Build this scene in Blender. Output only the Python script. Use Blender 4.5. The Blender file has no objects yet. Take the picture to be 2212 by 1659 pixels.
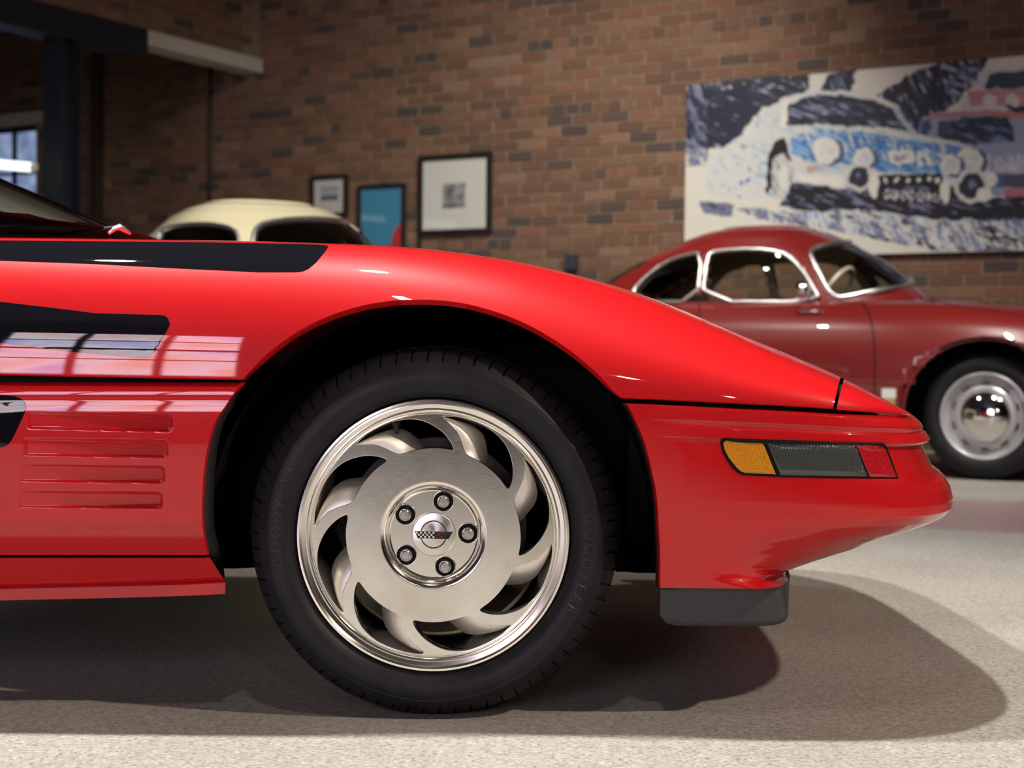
import bpy, bmesh, math, random
import numpy as np
from mathutils import Vector, Matrix
from mathutils.bvhtree import BVHTree

random.seed(7)
rad = math.radians
SC = bpy.context.scene
COL = SC.collection

# ------------------------------------------------------------------ camera
FPX, CX, CY, H = 3300.0, 1106.0, 829.5, 0.645
PITCH, ROLL = 1.2, 0.6
RC = Matrix.Rotation(rad(90 - PITCH), 3, 'X') @ Matrix.Rotation(rad(ROLL), 3, 'Z')
cam = bpy.data.cameras.new('camera')
cam.sensor_width = 36.0
cam.lens = FPX / 2212.0 * 36.0
cam.dof.use_dof = True
cam.dof.focus_distance = 2.66
cam.dof.aperture_fstop = 4.6
cam_ob = bpy.data.objects.new('camera', cam)
cam_ob.location = (0, 0, H)
cam_ob.rotation_euler = RC.to_euler()
COL.objects.link(cam_ob)
SC.camera = cam_ob

# ------------------------------------------------------------------ view, world
SC.view_settings.view_transform = 'Standard'
SC.view_settings.look = 'None'
SC.view_settings.gamma = 1.0
SC.view_settings.use_curve_mapping = False
SC.view_settings.exposure = 0.2
w = bpy.data.worlds.new('world')
SC.world = w
w.use_nodes = True
w.node_tree.nodes['Background'].inputs[0].default_value = (0.75, 0.72, 0.78, 1)
w.node_tree.nodes['Background'].inputs[1].default_value = 0.035

# ------------------------------------------------------------------ lamps
def spot(name, loc, target, power, size=60, blend=0.4, radius=0.06, color=(1, 0.93, 0.84)):
    l = bpy.data.lights.new(name, 'SPOT')
    l.energy, l.spot_size, l.spot_blend, l.shadow_soft_size, l.color = power, rad(size), blend, radius, color
    o = bpy.data.objects.new(name, l)
    o.location = loc
    o.rotation_euler = (Vector(target) - Vector(loc)).to_track_quat('-Z', 'Y').to_euler()
    COL.objects.link(o)
    return o

# the hall's ceiling track, all above or behind the picture: its lamps are read from the shadows on the floor,
# from the highlights on the paint and from the mirror image in the chrome hub cap
SPOTS = [
    # name, location, target, power, cone, radius
    ('ceiling_spot_cabin_offscreen', (-1.65, 3.15, 4.55), (-1.4, 2.0, 0.0), 860, 122, 0.08, (1, 0.97, 0.93)),
    ('ceiling_spot_wing_offscreen', (-0.30, 3.15, 4.60), (-0.3, 2.0, 0.0), 720, 122, 0.08, (1, 0.97, 0.93)),
    ('ceiling_spot_right_offscreen', (4.30, 0.84, 4.55), (0.3, 2.5, 0.3), 800, 55, 0.08, (1, 0.84, 0.68)),
    ('ceiling_spot_near_offscreen', (-0.14, 1.00, 4.40), (-0.3, 2.2, 0.2), 70, 80, 0.07, (1, 0.9, 0.8)),
    ('ceiling_spot_behind_camera_offscreen', (1.35, -6.80, 4.40), (0.3, 2.6, 0.5), 80, 34, 0.08),
    ('wall_spot_behind_camera_offscreen', (2.25, -7.15, 3.62), (0.5, 2.6, 0.5), 80, 34, 0.08),
    ('ceiling_spot_maroon_coupe_offscreen', (2.60, 5.60, 4.60), (2.2, 8.4, 0.2), 640, 66, 0.06),
    ('ceiling_spot_painting_offscreen', (4.40, 5.40, 4.60), (3.6, 8.6, 0.5), 480, 66, 0.06),
    ('ceiling_spot_cream_coupe_offscreen', (-1.00, 6.60, 4.70), (-1.3, 8.6, 0.6), 620, 110, 0.06),
    ('ceiling_spot_brick_wall_offscreen', (0.60, 8.20, 4.60), (0.0, 11.9, 0.6), 780, 90, 0.06),
    ('ceiling_spot_behind_hood_offscreen', (-0.80, 5.60, 4.60), (-0.8, 5.4, 0.0), 260, 60, 0.06),
]
for (n, loc, tg, pw, cone, rr, *cl) in SPOTS:
    spot(n, loc, tg, pw, cone, 0.5 if loc[1] < 5 else 1.0, rr, *cl)

# ------------------------------------------------------------------ camera geometry helpers (photo pixel -> place)
def ray(px, py):
    return RC @ Vector(((px - CX) / FPX, (CY - py) / FPX, -1.0))
def P(px, py, Y):
    d = ray(px, py); t = Y / d.y
    return Vector((d.x * t, Y, H + d.z * t))
def proj(v):
    q = RC.transposed() @ (Vector(v) - Vector((0, 0, H)))
    return (CX - FPX * q.x / q.z, CY + FPX * q.y / q.z)

# ------------------------------------------------------------------ small helpers
def lerp_tab(tab, x):
    if x <= tab[0][0]: return tab[0][1]
    for (x0, y0), (x1, y1) in zip(tab, tab[1:]):
        if x <= x1:
            return y0 + (y1 - y0) * (x - x0) / (x1 - x0)
    return tab[-1][1]
def smooth_tab(tab):
    # monotone-ish cubic through the points
    xs = np.array([t[0] for t in tab], float); ys = np.array([t[1] for t in tab], float)
    h = np.diff(xs); d = np.diff(ys) / h
    m = np.zeros(len(xs)); m[0] = d[0]; m[-1] = d[-1]
    for i in range(1, len(xs) - 1):
        if d[i - 1] * d[i] > 0:
            m[i] = (d[i - 1] * h[i] + d[i] * h[i - 1]) / (h[i] + h[i - 1])
    def f(x):
        if x <= xs[0]: return ys[0] + m[0] * (x - xs[0])
        if x >= xs[-1]: return ys[-1] + m[-1] * (x - xs[-1])
        i = int(np.searchsorted(xs, x) - 1); t = (x - xs[i]) / h[i]
        return float((2*t**3-3*t**2+1)*ys[i] + (t**3-2*t**2+t)*h[i]*m[i] + (-2*t**3+3*t**2)*ys[i+1] + (t**3-t**2)*h[i]*m[i+1])
    return f
def sstep(x):
    x = max(0.0, min(1.0, x)); return x * x * (3 - 2 * x)
def in_poly(x, y, poly):
    c = False; n = len(poly); j = n - 1
    for i in range(n):
        xi, yi = poly[i]; xj, yj = poly[j]
        if (yi > y) != (yj > y) and x < (xj - xi) * (y - yi) / (yj - yi) + xi: c = not c
        j = i
    return c

def obj(name, verts, faces, mat, parent=None, smooth=True, label=None, cat=None, group=None, kind=None, local=False):
    me = bpy.data.meshes.new(name)
    me.from_pydata([tuple(v) for v in verts], [], faces)
    me.update()
    return obj_me(name, me, mat, parent, smooth, label, cat, group, kind, local)
def obj_me(name, me, mat, parent=None, smooth=True, label=None, cat=None, group=None, kind=None, local=False):
    o = bpy.data.objects.new(name, me)
    COL.objects.link(o)
    if mat is not None and not me.materials: me.materials.append(mat)
    if smooth and len(me.polygons): me.polygons.foreach_set('use_smooth', [True] * len(me.polygons))
    if parent is not None:
        o.parent = parent
        if not local and parent.type == 'EMPTY':
            o.matrix_parent_inverse = parent.matrix_basis.inverted()
    tag(o, label, cat, group, kind)
    return o
def tag(o, label=None, cat=None, group=None, kind=None):
    if label: o['label'] = label
    if cat: o['category'] = cat
    if group: o['group'] = group
    if kind: o['kind'] = kind
def thing(name, label, cat, loc=(0, 0, 0), rotz=0, group=None):
    e = bpy.data.objects.new(name, None)
    e.empty_display_size = 0.1
    e.matrix_basis = Matrix.Translation(loc) @ Matrix.Rotation(rotz, 4, 'Z')
    COL.objects.link(e)
    tag(e, label, cat, group)
    return e
def auto_sharp(o, ang=35):
    bm = bmesh.new(); bm.from_mesh(o.data)
    for e in bm.edges:
        if len(e.link_faces) == 2 and e.calc_face_angle(0) > rad(ang): e.smooth = False
    bm.to_mesh(o.data); bm.free()
def grid(rows, close_u=False, close_v=False):
    nr, nc = len(rows), len(rows[0])
    V = [p for r in rows for p in r]; Fc = []
    for i in range(nr if close_v else nr - 1):
        for j in range(nc if close_u else nc - 1):
            i2, j2 = (i + 1) % nr, (j + 1) % nc
            Fc.append((i * nc + j, i * nc + j2, i2 * nc + j2, i2 * nc + j))
    return V, Fc
def merge(*parts):
    V, Fc = [], []
    for v, f in parts:
        k = len(V); V += list(v); Fc += [tuple(i + k for i in q) for q in f]
    return V, Fc
def box(c, s, M=None):
    x, y, z = s[0] / 2, s[1] / 2, s[2] / 2
    V = [Vector((a, b, d)) for a in (-x, x) for b in (-y, y) for d in (-z, z)]
    if M is not None: V = [M @ v for v in V]
    V = [v + Vector(c) for v in V]
    return V, [(0, 1, 3, 2), (4, 6, 7, 5), (0, 4, 5, 1), (2, 3, 7, 6), (0, 2, 6, 4), (1, 5, 7, 3)]
def bevel(o, wdt, seg=2):
    m = o.modifiers.new('bevel', 'BEVEL'); m.width = wdt; m.segments = seg; m.limit_method = 'ANGLE'
    return o
def tube(pts, r, n=8, closed=False, cap=True):
    pts = [Vector(p) for p in pts]; N = len(pts); rows = []
    up = Vector((0, 0, 1)); prev = None
    for i, p in enumerate(pts):
        a = pts[(i - 1) % N] if (closed or i > 0) else p
        b = pts[(i + 1) % N] if (closed or i < N - 1) else p
        t = (b - a)
        if t.length < 1e-9: t = Vector((1, 0, 0))
        t.normalize()
        if prev is None:
            s = t.cross(up)
            if s.length < 1e-3: s = t.cross(Vector((1, 0, 0)))
        else:
            s = prev - t * prev.dot(t)
            if s.length < 1e-6: s = t.cross(up)
        s.normalize(); prev = s; q = s.cross(t)
        rr = r[i] if isinstance(r, (list, tuple)) else r
        rows.append([p + (s * math.cos(k * 2 * math.pi / n) + q * math.sin(k * 2 * math.pi / n)) * rr for k in range(n)])
    V, Fc = grid(rows, close_u=True, close_v=closed)
    if cap and not closed:
        Fc.append(tuple(range(n - 1, -1, -1))); Fc.append(tuple((N - 1) * n + k for k in range(n)))
    return V, Fc
def dense(poly, step, closed=True):
    out = []; n = len(poly)
    for i in range(n if closed else n - 1):
        a, b = poly[i], poly[(i + 1) % n]
        k = max(1, int(math.dist(a, b) / step))
        out += [(a[0] + (b[0] - a[0]) * j / k, a[1] + (b[1] - a[1]) * j / k) for j in range(k)]
    if not closed: out.append(poly[-1])
    return out
def rounded(poly, it=2):
    for _ in range(it):
        q = []
        n = len(poly)
        for i in range(n):
            a, b = poly[i], poly[(i + 1) % n]
            q += [(a[0] * .75 + b[0] * .25, a[1] * .75 + b[1] * .25), (a[0] * .25 + b[0] * .75, a[1] * .25 + b[1] * .75)]
        poly = q
    return poly

# ------------------------------------------------------------------ materials
def mat(name, col=(0.5, 0.5, 0.5), rough=0.5, metal=0.0, coat=0.0, coat_r=0.03, spec=0.5, emit=None, es=0.0, trans=0.0, ior=1.45, alpha=1.0):
    m = bpy.data.materials.new(name); m.use_nodes = True
    b = m.node_tree.nodes['Principled BSDF']
    b.inputs['Base Color'].default_value = (*col, 1)
    b.inputs['Roughness'].default_value = rough
    b.inputs['Metallic'].default_value = metal
    b.inputs['Coat Weight'].default_value = coat
    b.inputs['Coat Roughness'].default_value = coat_r
    b.inputs['Specular IOR Level'].default_value = spec
    b.inputs['Transmission Weight'].default_value = trans
    b.inputs['IOR'].default_value = ior
    b.inputs['Alpha'].default_value = alpha
    if emit:
        b.inputs['Emission Color'].default_value = (*emit, 1); b.inputs['Emission Strength'].default_value = es
    return m
def nd(m, t, **kw):
    n = m.node_tree.nodes.new(t)
    for k, v in kw.items():
        if k.startswith('i_'):
            n.inputs[k[2:].replace('_', ' ')].default_value = v
        else: setattr(n, k, v)
    return n
def lk(m, a, b): m.node_tree.links.new(a, b)
def bsdf(m): return m.node_tree.nodes['Principled BSDF']
def ramp(m, stops, fac):
    r = nd(m, 'ShaderNodeValToRGB')
    e = r.color_ramp.elements
    while len(e) < len(stops): e.new(0.5)
    for q, (p, c) in zip(e, stops):
        q.position = p; q.color = (*c, 1)
    lk(m, fac, r.inputs[0])
    return r.outputs[0]
def noise(m, scale, detail=4, rough=0.6, coord='Object', stretch=None):
    tc = nd(m, 'ShaderNodeTexCoord'); v = tc.outputs[coord]
    if stretch:
        mp = nd(m, 'ShaderNodeMapping'); mp.inputs['Scale'].default_value = stretch
        lk(m, v, mp.inputs[0]); v = mp.outputs[0]
    n = nd(m, 'ShaderNodeTexNoise'); n.inputs['Scale'].default_value = scale
    n.inputs['Detail'].default_value = detail; n.inputs['Roughness'].default_value = rough
    lk(m, v, n.inputs['Vector'])
    return n.outputs['Fac']
def bump(m, h, strength=0.2, dist=0.01):
    b = nd(m, 'ShaderNodeBump'); b.inputs['Strength'].default_value = strength; b.inputs['Distance'].default_value = dist
    lk(m, h, b.inputs['Height']); lk(m, b.outputs[0], bsdf(m).inputs['Normal'])

M = {}
M['red'] = mat('red_paint', (0.53, 0.006, 0.009), 0.42, 0, 1.0, 0.02, 0.15)
M['black_gloss'] = mat('black_gloss_paint', (0.006, 0.006, 0.009), 0.3, 0, 1.0, 0.015, 0.0)
M['black'] = mat('black_plastic', (0.010, 0.010, 0.011), 0.55)
M['liner'] = mat('wheelhouse_plastic', (0.006, 0.006, 0.007), 0.6, spec=0.2)
M['dam'] = mat('dark_grey_rubber', (0.045, 0.048, 0.052), 0.6)
M['gasket'] = mat('black_gasket', (0.004, 0.004, 0.004), 0.7, spec=0.2)
m = M['alloy'] = mat('machined_alloy', (0.74, 0.70, 0.64), 0.2, 1.0)
n1 = noise(m, 9, 5, 0.65)
lk(m, ramp(m, [(0.3, (0.73, 0.69, 0.61)), (0.62, (0.90, 0.89, 0.84))], n1), bsdf(m).inputs['Base Color'])
n2 = noise(m, 60, 5, 0.7, stretch=(1, 1, 5))
lk(m, ramp(m, [(0.3, (0.10, 0.10, 0.10)), (0.75, (0.22, 0.22, 0.22))], n2), bsdf(m).inputs['Roughness'])
M['alloy_cast'] = mat('satin_cast_alloy', (0.86, 0.83, 0.78), 0.5, 1.0)
M['alloy_lip'] = mat('polished_alloy_lip', (0.92, 0.89, 0.83), 0.15, 1.0)
M['chrome'] = mat('chrome', (0.85, 0.85, 0.85), 0.06, 1.0)
M['steel'] = mat('zinc_steel', (0.55, 0.53, 0.52), 0.28, 1.0)
m = M['brushed'] = mat('spun_aluminium', (0.74, 0.72, 0.68), 0.28, 1.0)
bsdf(m).inputs['Anisotropic'].default_value = 0.85
tg = nd(m, 'ShaderNodeTangent', direction_type='RADIAL', axis='Y')
lk(m, tg.outputs[0], bsdf(m).inputs['Tangent'])
m = M['tyre'] = mat('tyre_rubber', (0.016, 0.016, 0.018), 0.52, spec=0.32)
n1 = noise(m, 18, 6, 0.7)
lk(m, ramp(m, [(0.35, (0.007, 0.007, 0.010)), (0.75, (0.016, 0.016, 0.020))], n1), bsdf(m).inputs['Base Color'])
m = M['amber'] = mat('amber_lens', (0.62, 0.24, 0.005), 0.15, 0, 0.6)
n1 = noise(m, 500, 2, 0.5)
lk(m, ramp(m, [(0.3, (0.45, 0.16, 0.002)), (0.7, (0.75, 0.31, 0.01))], n1), bsdf(m).inputs['Base Color'])
bump(m, n1, 0.3, 0.002)
M['lens'] = mat('grey_lens', (0.055, 0.062, 0.056), 0.12, 0, 0.7)
m = M['reflex'] = mat('red_reflex_tape', (0.50, 0.012, 0.018), 0.22, 0, 0.5)
br = nd(m, 'ShaderNodeTexVoronoi'); br.inputs['Scale'].default_value = 420
tc = nd(m, 'ShaderNodeTexCoord'); lk(m, tc.outputs['Object'], br.inputs['Vector'])
lk(m, ramp(m, [(0.1, (0.60, 0.02, 0.03)), (0.6, (0.36, 0.006, 0.012))], br.outputs['Distance']), bsdf(m).inputs['Base Color'])
M['maroon'] = mat('maroon_paint', (0.17, 0.010, 0.009), 0.35, 0, 1.0, 0.02)
M['cream'] = mat('cream_paint', (0.72, 0.66, 0.44), 0.35, 0, 1.0, 0.03)
M['beige'] = mat('beige_trim', (0.50, 0.42, 0.29), 0.8)
M['trim'] = mat('bright_metal_trim', (0.86, 0.86, 0.86), 0.32, 1.0)
M['ivory'] = mat('ivory_plastic', (0.66, 0.60, 0.46), 0.35)
M['silver'] = mat('silver_wheel_paint', (0.52, 0.52, 0.52), 0.32, 0.5, 0.4)
M['white'] = mat('white_paint', (0.74, 0.72, 0.68), 0.6)
M['lintel'] = mat('off_white_lintel', (0.46, 0.43, 0.36), 0.8)
M['navy_steel'] = mat('dark_painted_steel', (0.011, 0.014, 0.021), 0.5)
M['frame'] = mat('black_picture_frame', (0.016, 0.014, 0.014), 0.35)
M['brown_pipe'] = mat('brown_pipe', (0.035, 0.020, 0.014), 0.6)
M['tube_light'] = mat('fluorescent_tube', (0.9, 0.9, 0.9), 0.4, emit=(0.85, 1.0, 0.92), es=1.3)
M['plate'] = mat('grey_plate', (0.030, 0.036, 0.045), 0.5)
# see-through glass: clear body with a fresnel sheen
def glass(name, tint=(0.86, 0.9, 0.88), ior=1.5, gain=1.0):
    m = bpy.data.materials.new(name); m.use_nodes = True
    nt = m.node_tree; nt.nodes.clear()
    o = nt.nodes.new('ShaderNodeOutputMaterial'); mx = nt.nodes.new('ShaderNodeMixShader')
    t = nt.nodes.new('ShaderNodeBsdfTransparent'); g = nt.nodes.new('ShaderNodeBsdfGlossy'); f = nt.nodes.new('ShaderNodeFresnel')
    t.inputs[0].default_value = (*tint, 1); g.inputs['Roughness'].default_value = 0.03; f.inputs[0].default_value = ior
    nt.links.new(f.outputs[0], mx.inputs[0]); nt.links.new(t.outputs[0], mx.inputs[1]); nt.links.new(g.outputs[0], mx.inputs[2])
    nt.links.new(mx.outputs[0], o.inputs[0])
    return m
M['glass'] = glass('window_glass')
M['windscreen'] = glass('tinted_windscreen', (0.42, 0.46, 0.40))

def brick_mat(name, src):
    m = mat(name, (0.2, 0.1, 0.07), 0.85)
    if src == 'object':
        r = nd(m, 'ShaderNodeObjectInfo').outputs['Random']
    else:
        r = nd(m, 'ShaderNodeNewGeometry').outputs['Random Per Island']
    base = ramp(m, [(0.0, (0.070, 0.050, 0.046)), (0.09, (0.085, 0.060, 0.050)), (0.13, (0.125, 0.068, 0.045)), (0.45, (0.160, 0.082, 0.050)),
                    (0.7, (0.180, 0.105, 0.064)), (0.88, (0.200, 0.088, 0.054)), (1.0, (0.225, 0.145, 0.095))], r)
    nz = noise(m, 30, 5, 0.7)
    mx = nd(m, 'ShaderNodeMix', data_type='RGBA', blend_type='MULTIPLY'); mx.inputs['Factor'].default_value = 0.55
    lk(m, base, mx.inputs['A'])
    lk(m, ramp(m, [(0.3, (0.55, 0.55, 0.55)), (0.7, (1.15, 1.12, 1.08))], nz), mx.inputs['B'])
    lk(m, mx.outputs['Result'], bsdf(m).inputs['Base Color'])
    bump(m, nz, 0.5, 0.004)
    return m
M['brick'] = brick_mat('red_brown_brick', 'object')
M['bricks'] = brick_mat('red_brown_brick_field', 'island')
m = M['mortar'] = mat('mortar', (0.22, 0.17, 0.115), 0.9)
n1 = noise(m, 25, 4, 0.7)
lk(m, ramp(m, [(0.3, (0.15, 0.112, 0.075)), (0.7, (0.27, 0.215, 0.15))], n1), bsdf(m).inputs['Base Color'])

# concrete floor
m = M['floor'] = mat('ground_concrete', (0.3, 0.28, 0.25), 0.55, spec=0.35)
big = noise(m, 1.3, 5, 0.6)
fine = noise(m, 150, 4, 0.8, stretch=(0.7, 1, 1))
mid = noise(m, 42, 5, 0.7)
c1 = ramp(m, [(0.25, (0.325, 0.305, 0.278)), (0.75, (0.46, 0.44, 0.405))], big)
c2 = ramp(m, [(0.34, (0.22, 0.21, 0.20)), (0.47, (0.86, 0.86, 0.86)), (0.60, (1.04, 1.04, 1.04)), (0.72, (1.6, 1.58, 1.52))], fine)
c3 = ramp(m, [(0.3, (0.72, 0.71, 0.70)), (0.7, (1.12, 1.11, 1.08))], mid)
mx = nd(m, 'ShaderNodeMix', data_type='RGBA', blend_type='MULTIPLY'); mx.inputs['Factor'].default_value = 1.0
lk(m, c1, mx.inputs['A']); lk(m, c2, mx.inputs['B'])
mx2 = nd(m, 'ShaderNodeMix', data_type='RGBA', blend_type='MULTIPLY'); mx2.inputs['Factor'].default_value = 1.0
lk(m, mx.outputs['Result'], mx2.inputs['A']); lk(m, c3, mx2.inputs['B'])
lk(m, mx2.outputs['Result'], bsdf(m).inputs['Base Color'])
bump(m, fine, 0.25, 0.002)
m = M['pink_floor'] = mat('faded_red_floor_paint', (0.36, 0.22, 0.22), 0.4)
n1 = noise(m, 5, 5, 0.7)
lk(m, ramp(m, [(0.35, (0.30, 0.245, 0.225)), (0.7, (0.36, 0.19, 0.20))], n1), bsdf(m).inputs['Base Color'])

def vcol_mat(name, rough=0.6):
    m = mat(name, (1, 1, 1), rough)
    a = nd(m, 'ShaderNodeAttribute', attribute_name='paint')
    lk(m, a.outputs['Color'], bsdf(m).inputs['Base Color'])
    return m
M['print'] = vcol_mat('printed_picture', 0.35)
bsdf(M['print']).inputs['Coat Weight'].default_value = 1.0      # picture glass: reflections come from the room
M['canvas'] = vcol_mat('oil_paint_on_canvas', 0.5)

# ================================================================== THE ROOM
obj('floor', *box((1, 4, -0.05), (30, 28, 0.1)), M['floor'], smooth=False, kind='structure')
M['ceiling'] = mat('dark_ceiling', (0.05, 0.05, 0.05), 0.9)
obj('ceiling', *box((1, 4, 6.05), (30, 28, 0.1)), M['ceiling'], smooth=False, kind='structure')

WPHI = rad(31.0); WC, WS = math.cos(WPHI), math.sin(WPHI); WD = 12.2
def W(a, z, off=0.0):
    return Vector((a * WC - WS * off, WD - a * WS - WC * off, z))
def WPX(px, py, off=0.0):      # photo pixel -> (a, z) on the brick wall
    d = ray(px, py)
    # n.(t d - A0) = off, n = (-WS,-WC)
    nrm = Vector((-WS, -WC, 0)); A0 = Vector((0, WD, 0)); o = Vector((0, 0, H))
    t = (off + nrm.dot(A0 - o)) / nrm.dot(d)
    p = o + d * t
    return (p - A0).dot(Vector((WC, -WS, 0))), p.z
MW = Matrix(((WC, -WS, 0), (-WS, -WC, 0), (0, 0, 1))).to_4x4()   # local (a, off, z) -> world; off toward the room
MW3 = MW.to_3x3()
def wbox(a0, a1, z0, z1, o0, o1):
    V, Fc = box(((a0 + a1) / 2, (o0 + o1) / 2, (z0 + z1) / 2), (a1 - a0, o1 - o0, z1 - z0))
    return [W(v.x, v.z, v.y) for v in V], Fc

WIN_A, WIN_Z0, WIN_Z1 = (-8.6, WPX(78, 330)[0]), 1.0, WPX(60, 270)[1]
parts = [wbox(-12, WIN_A[0], 0, 6, -0.25, 0), wbox(WIN_A[1], 9, 0, 6, -0.25, 0),
         wbox(WIN_A[0], WIN_A[1], 0, WIN_Z0, -0.25, 0), wbox(WIN_A[0], WIN_A[1], WIN_Z1, 6, -0.25, 0)]
wall_back = obj('wall_back', *merge(*parts), M['mortar'], smooth=False, kind='structure')

COURSE, BL, BH = 0.0862, 0.243, 0.0755
PAINT_PX = [(1484, 185), (2230, 116), (2230, 541), (1470, 553)]
HIDE = [PAINT_PX, [(1308, 606), (1400, 549), (1531, 505), (1712, 493), (1857, 507), (1970, 625), (2230, 665), (2230, 1659), (1300, 1659)],
        [(0, 1659), (0, 400), (280, 505), (330, 466), (520, 437), (750, 457), (862, 525), (1100, 562), (1400, 641), (1820, 815), (1820, 1659)],
        [(0, 0), (560, 110), (570, 155), (320, 112), (0, 60)], [(903, 335), (1060, 330), (1060, 505), (903, 505)],
        [(118, 0), (175, 0), (175, 460), (118, 460)]]
bricks = []
rng = random.Random(3)
for ci in range(int(5.9 / COURSE)):
    z = ci * COURSE + 0.043
    hdr = (ci % 6 == 5)
    step = BL / 2 if hdr else BL
    a = -8.7 + (step / 2 if ci % 2 else 0) + rng.uniform(-0.012, 0.012)
    while a < 7.5:
        ln = step - 0.0125 + rng.uniform(-0.004, 0.004)
        ac = a + step / 2
        if not (WIN_A[0] < ac < WIN_A[1] + 0.08 and WIN_Z0 < z < WIN_Z1 + 0.01):
            bricks.append((ac, z, ln, BH + rng.uniform(-0.003, 0.002), rng.uniform(0.004, 0.010)))
        a += step
vis = []
for i, (a, z, ln, h, pr) in enumerate(bricks):
    x, y = proj(W(a, z))
    if 0 <= x < 2212 and 0 <= y < 1100 and not any(in_poly(x, y, p) for p in HIDE) and ln > 0.15:
        vis.append((-a, i))
vis.sort()
single = set(i for _, i in vis[:296])
def chamfer_brick(ln, h):
    bm = bmesh.new(); bmesh.ops.create_cube(bm, size=1)
    bmesh.ops.scale(bm, vec=(ln, 0.03, h), verts=bm.verts)
    fr = [e for e in bm.edges if all(v.co.y > 0 for v in e.verts)]
    bmesh.ops.bevel(bm, geom=fr, offset=0.004, segments=1, affect='EDGES')
    me = bpy.data.meshes.new('brick'); bm.to_mesh(me); bm.free()
    me.materials.append(M['brick'])
    return me
brick_me = [chamfer_brick(BL - 0.0125 + d, BH + e) for d, e in ((0, 0), (0.003, -0.002), (-0.004, 0.001))]
fieldV, fieldF = [], []
for i, (a, z, ln, h, pr) in enumerate(bricks):
    if i in single:
        o = bpy.data.objects.new('brick', brick_me[i % 3]); COL.objects.link(o)
        o.matrix_basis = Matrix.Translation(W(a, z, pr - 0.015)) @ MW
        o.parent = wall_back
    else:
        v, f = wbox(a - ln / 2, a + ln / 2, z - h / 2, z + h / 2, -0.015, pr)
        k = len(fieldV); fieldV += v; fieldF += [tuple(j + k for j in q) for q in f]
obj('brick_field', fieldV, fieldF, M['bricks'], wall_back, smooth=False, kind='stuff')

# brick wall carried by the steel beam, square to the back wall
AK = WPX(563, 140)[0]
def WL(L, z, off=0.0):      # off toward the camera side (along +a)
    return W(AK + off, z, L)
ZB1 = WPX(563, 128)[1] ; ZB0 = ZB1 - 0.215
def lbox(L0, L1, z0, z1, o0, o1):
    V, Fc = box(((L0 + L1) / 2, (o0 + o1) / 2, (z0 + z1) / 2), (L1 - L0, o1 - o0, z1 - z0))
    return [WL(v.x, v.z, v.y) for v in V], Fc
wall_left = obj('wall_left', *lbox(0, 7.5, ZB1, 6, -0.24, 0), M['mortar'], smooth=False, kind='structure')
ML = Matrix.Rotation(rad(90), 4, 'Z')
fieldV, fieldF = [], []
for ci in range(int((5.95 - ZB1) / COURSE)):
    z = ZB1 + (ci + 0.5) * COURSE
    L = 0.0 - (BL / 2 if ci % 2 else 0)
    while L < 7.2:
        Lc = L + BL / 2
        x, y = proj(WL(Lc, z))
        if -30 < x < 580 and -30 < y < 200 and Lc > 0.13:
            o = bpy.data.objects.new('brick', brick_me[(ci + int(L * 7)) % 3]); COL.objects.link(o)
            R3 = Matrix((Vector((-WS, -WC, 0)), Vector((WC, -WS, 0)), Vector((0, 0, 1)))).transposed()
            o.matrix_basis = Matrix.Translation(WL(Lc, z, rng.uniform(0.004, 0.01) - 0.015)) @ R3.to_4x4()
            o.parent = wall_left
        elif Lc > 0.13:
            v, f = lbox(Lc - 0.115, Lc + 0.115, z - BH / 2, z + BH / 2, -0.015, 0.007)
            k = len(fieldV); fieldV += v; fieldF += [tuple(j + k for j in q) for q in f]
        L += BL
obj('brick_field', fieldV, fieldF, M['bricks'], wall_left, smooth=False, kind='stuff')
LW = 1.40                                             # where the pale lintel meets the dark beam
bm_ = thing('steel_beam', 'dark painted steel beam carrying the brick wall above the opening', 'beam', WL(3.6, 0, 0))
obj('web', *lbox(LW, 7.4, ZB0 + 0.01, ZB1 - 0.002, -0.10, 0.02), M['navy_steel'], bm_, smooth=False)
obj('flange', *lbox(LW + 0.25, 7.4, ZB0 - 0.02, ZB0 + 0.012, -0.16, 0.06), M['navy_steel'], bm_, smooth=False)
o = obj('concrete_lintel', *lbox(0.0, LW, ZB1 - 0.125, ZB1 - 0.001, -0.2, 0.03), M['lintel'], smooth=False,
        label='off-white lintel block between the dark steel beam and the brick corner', cat='lintel')
bevel(o, 0.006)
Lp = 2.24
pc = WL(Lp, 0, -0.04)
cl = thing('steel_column', 'dark painted steel column standing under the beam', 'column', pc)
obj('web', *lbox(Lp - 0.09, Lp + 0.09, 0, ZB0, -0.055, -0.035), M['navy_steel'], cl, smooth=False)
obj('flange', *lbox(Lp - 0.10, Lp - 0.085, 0, ZB0, -0.14, 0.06), M['navy_steel'], cl, smooth=False)
obj('flange', *lbox(Lp + 0.085, Lp + 0.10, 0, ZB0, -0.14, 0.06), M['navy_steel'], cl, smooth=False)
obj('base_plate', *lbox(Lp - 0.14, Lp + 0.14, 0, 0.02, -0.18, 0.10), M['navy_steel'], cl, smooth=False)

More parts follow.
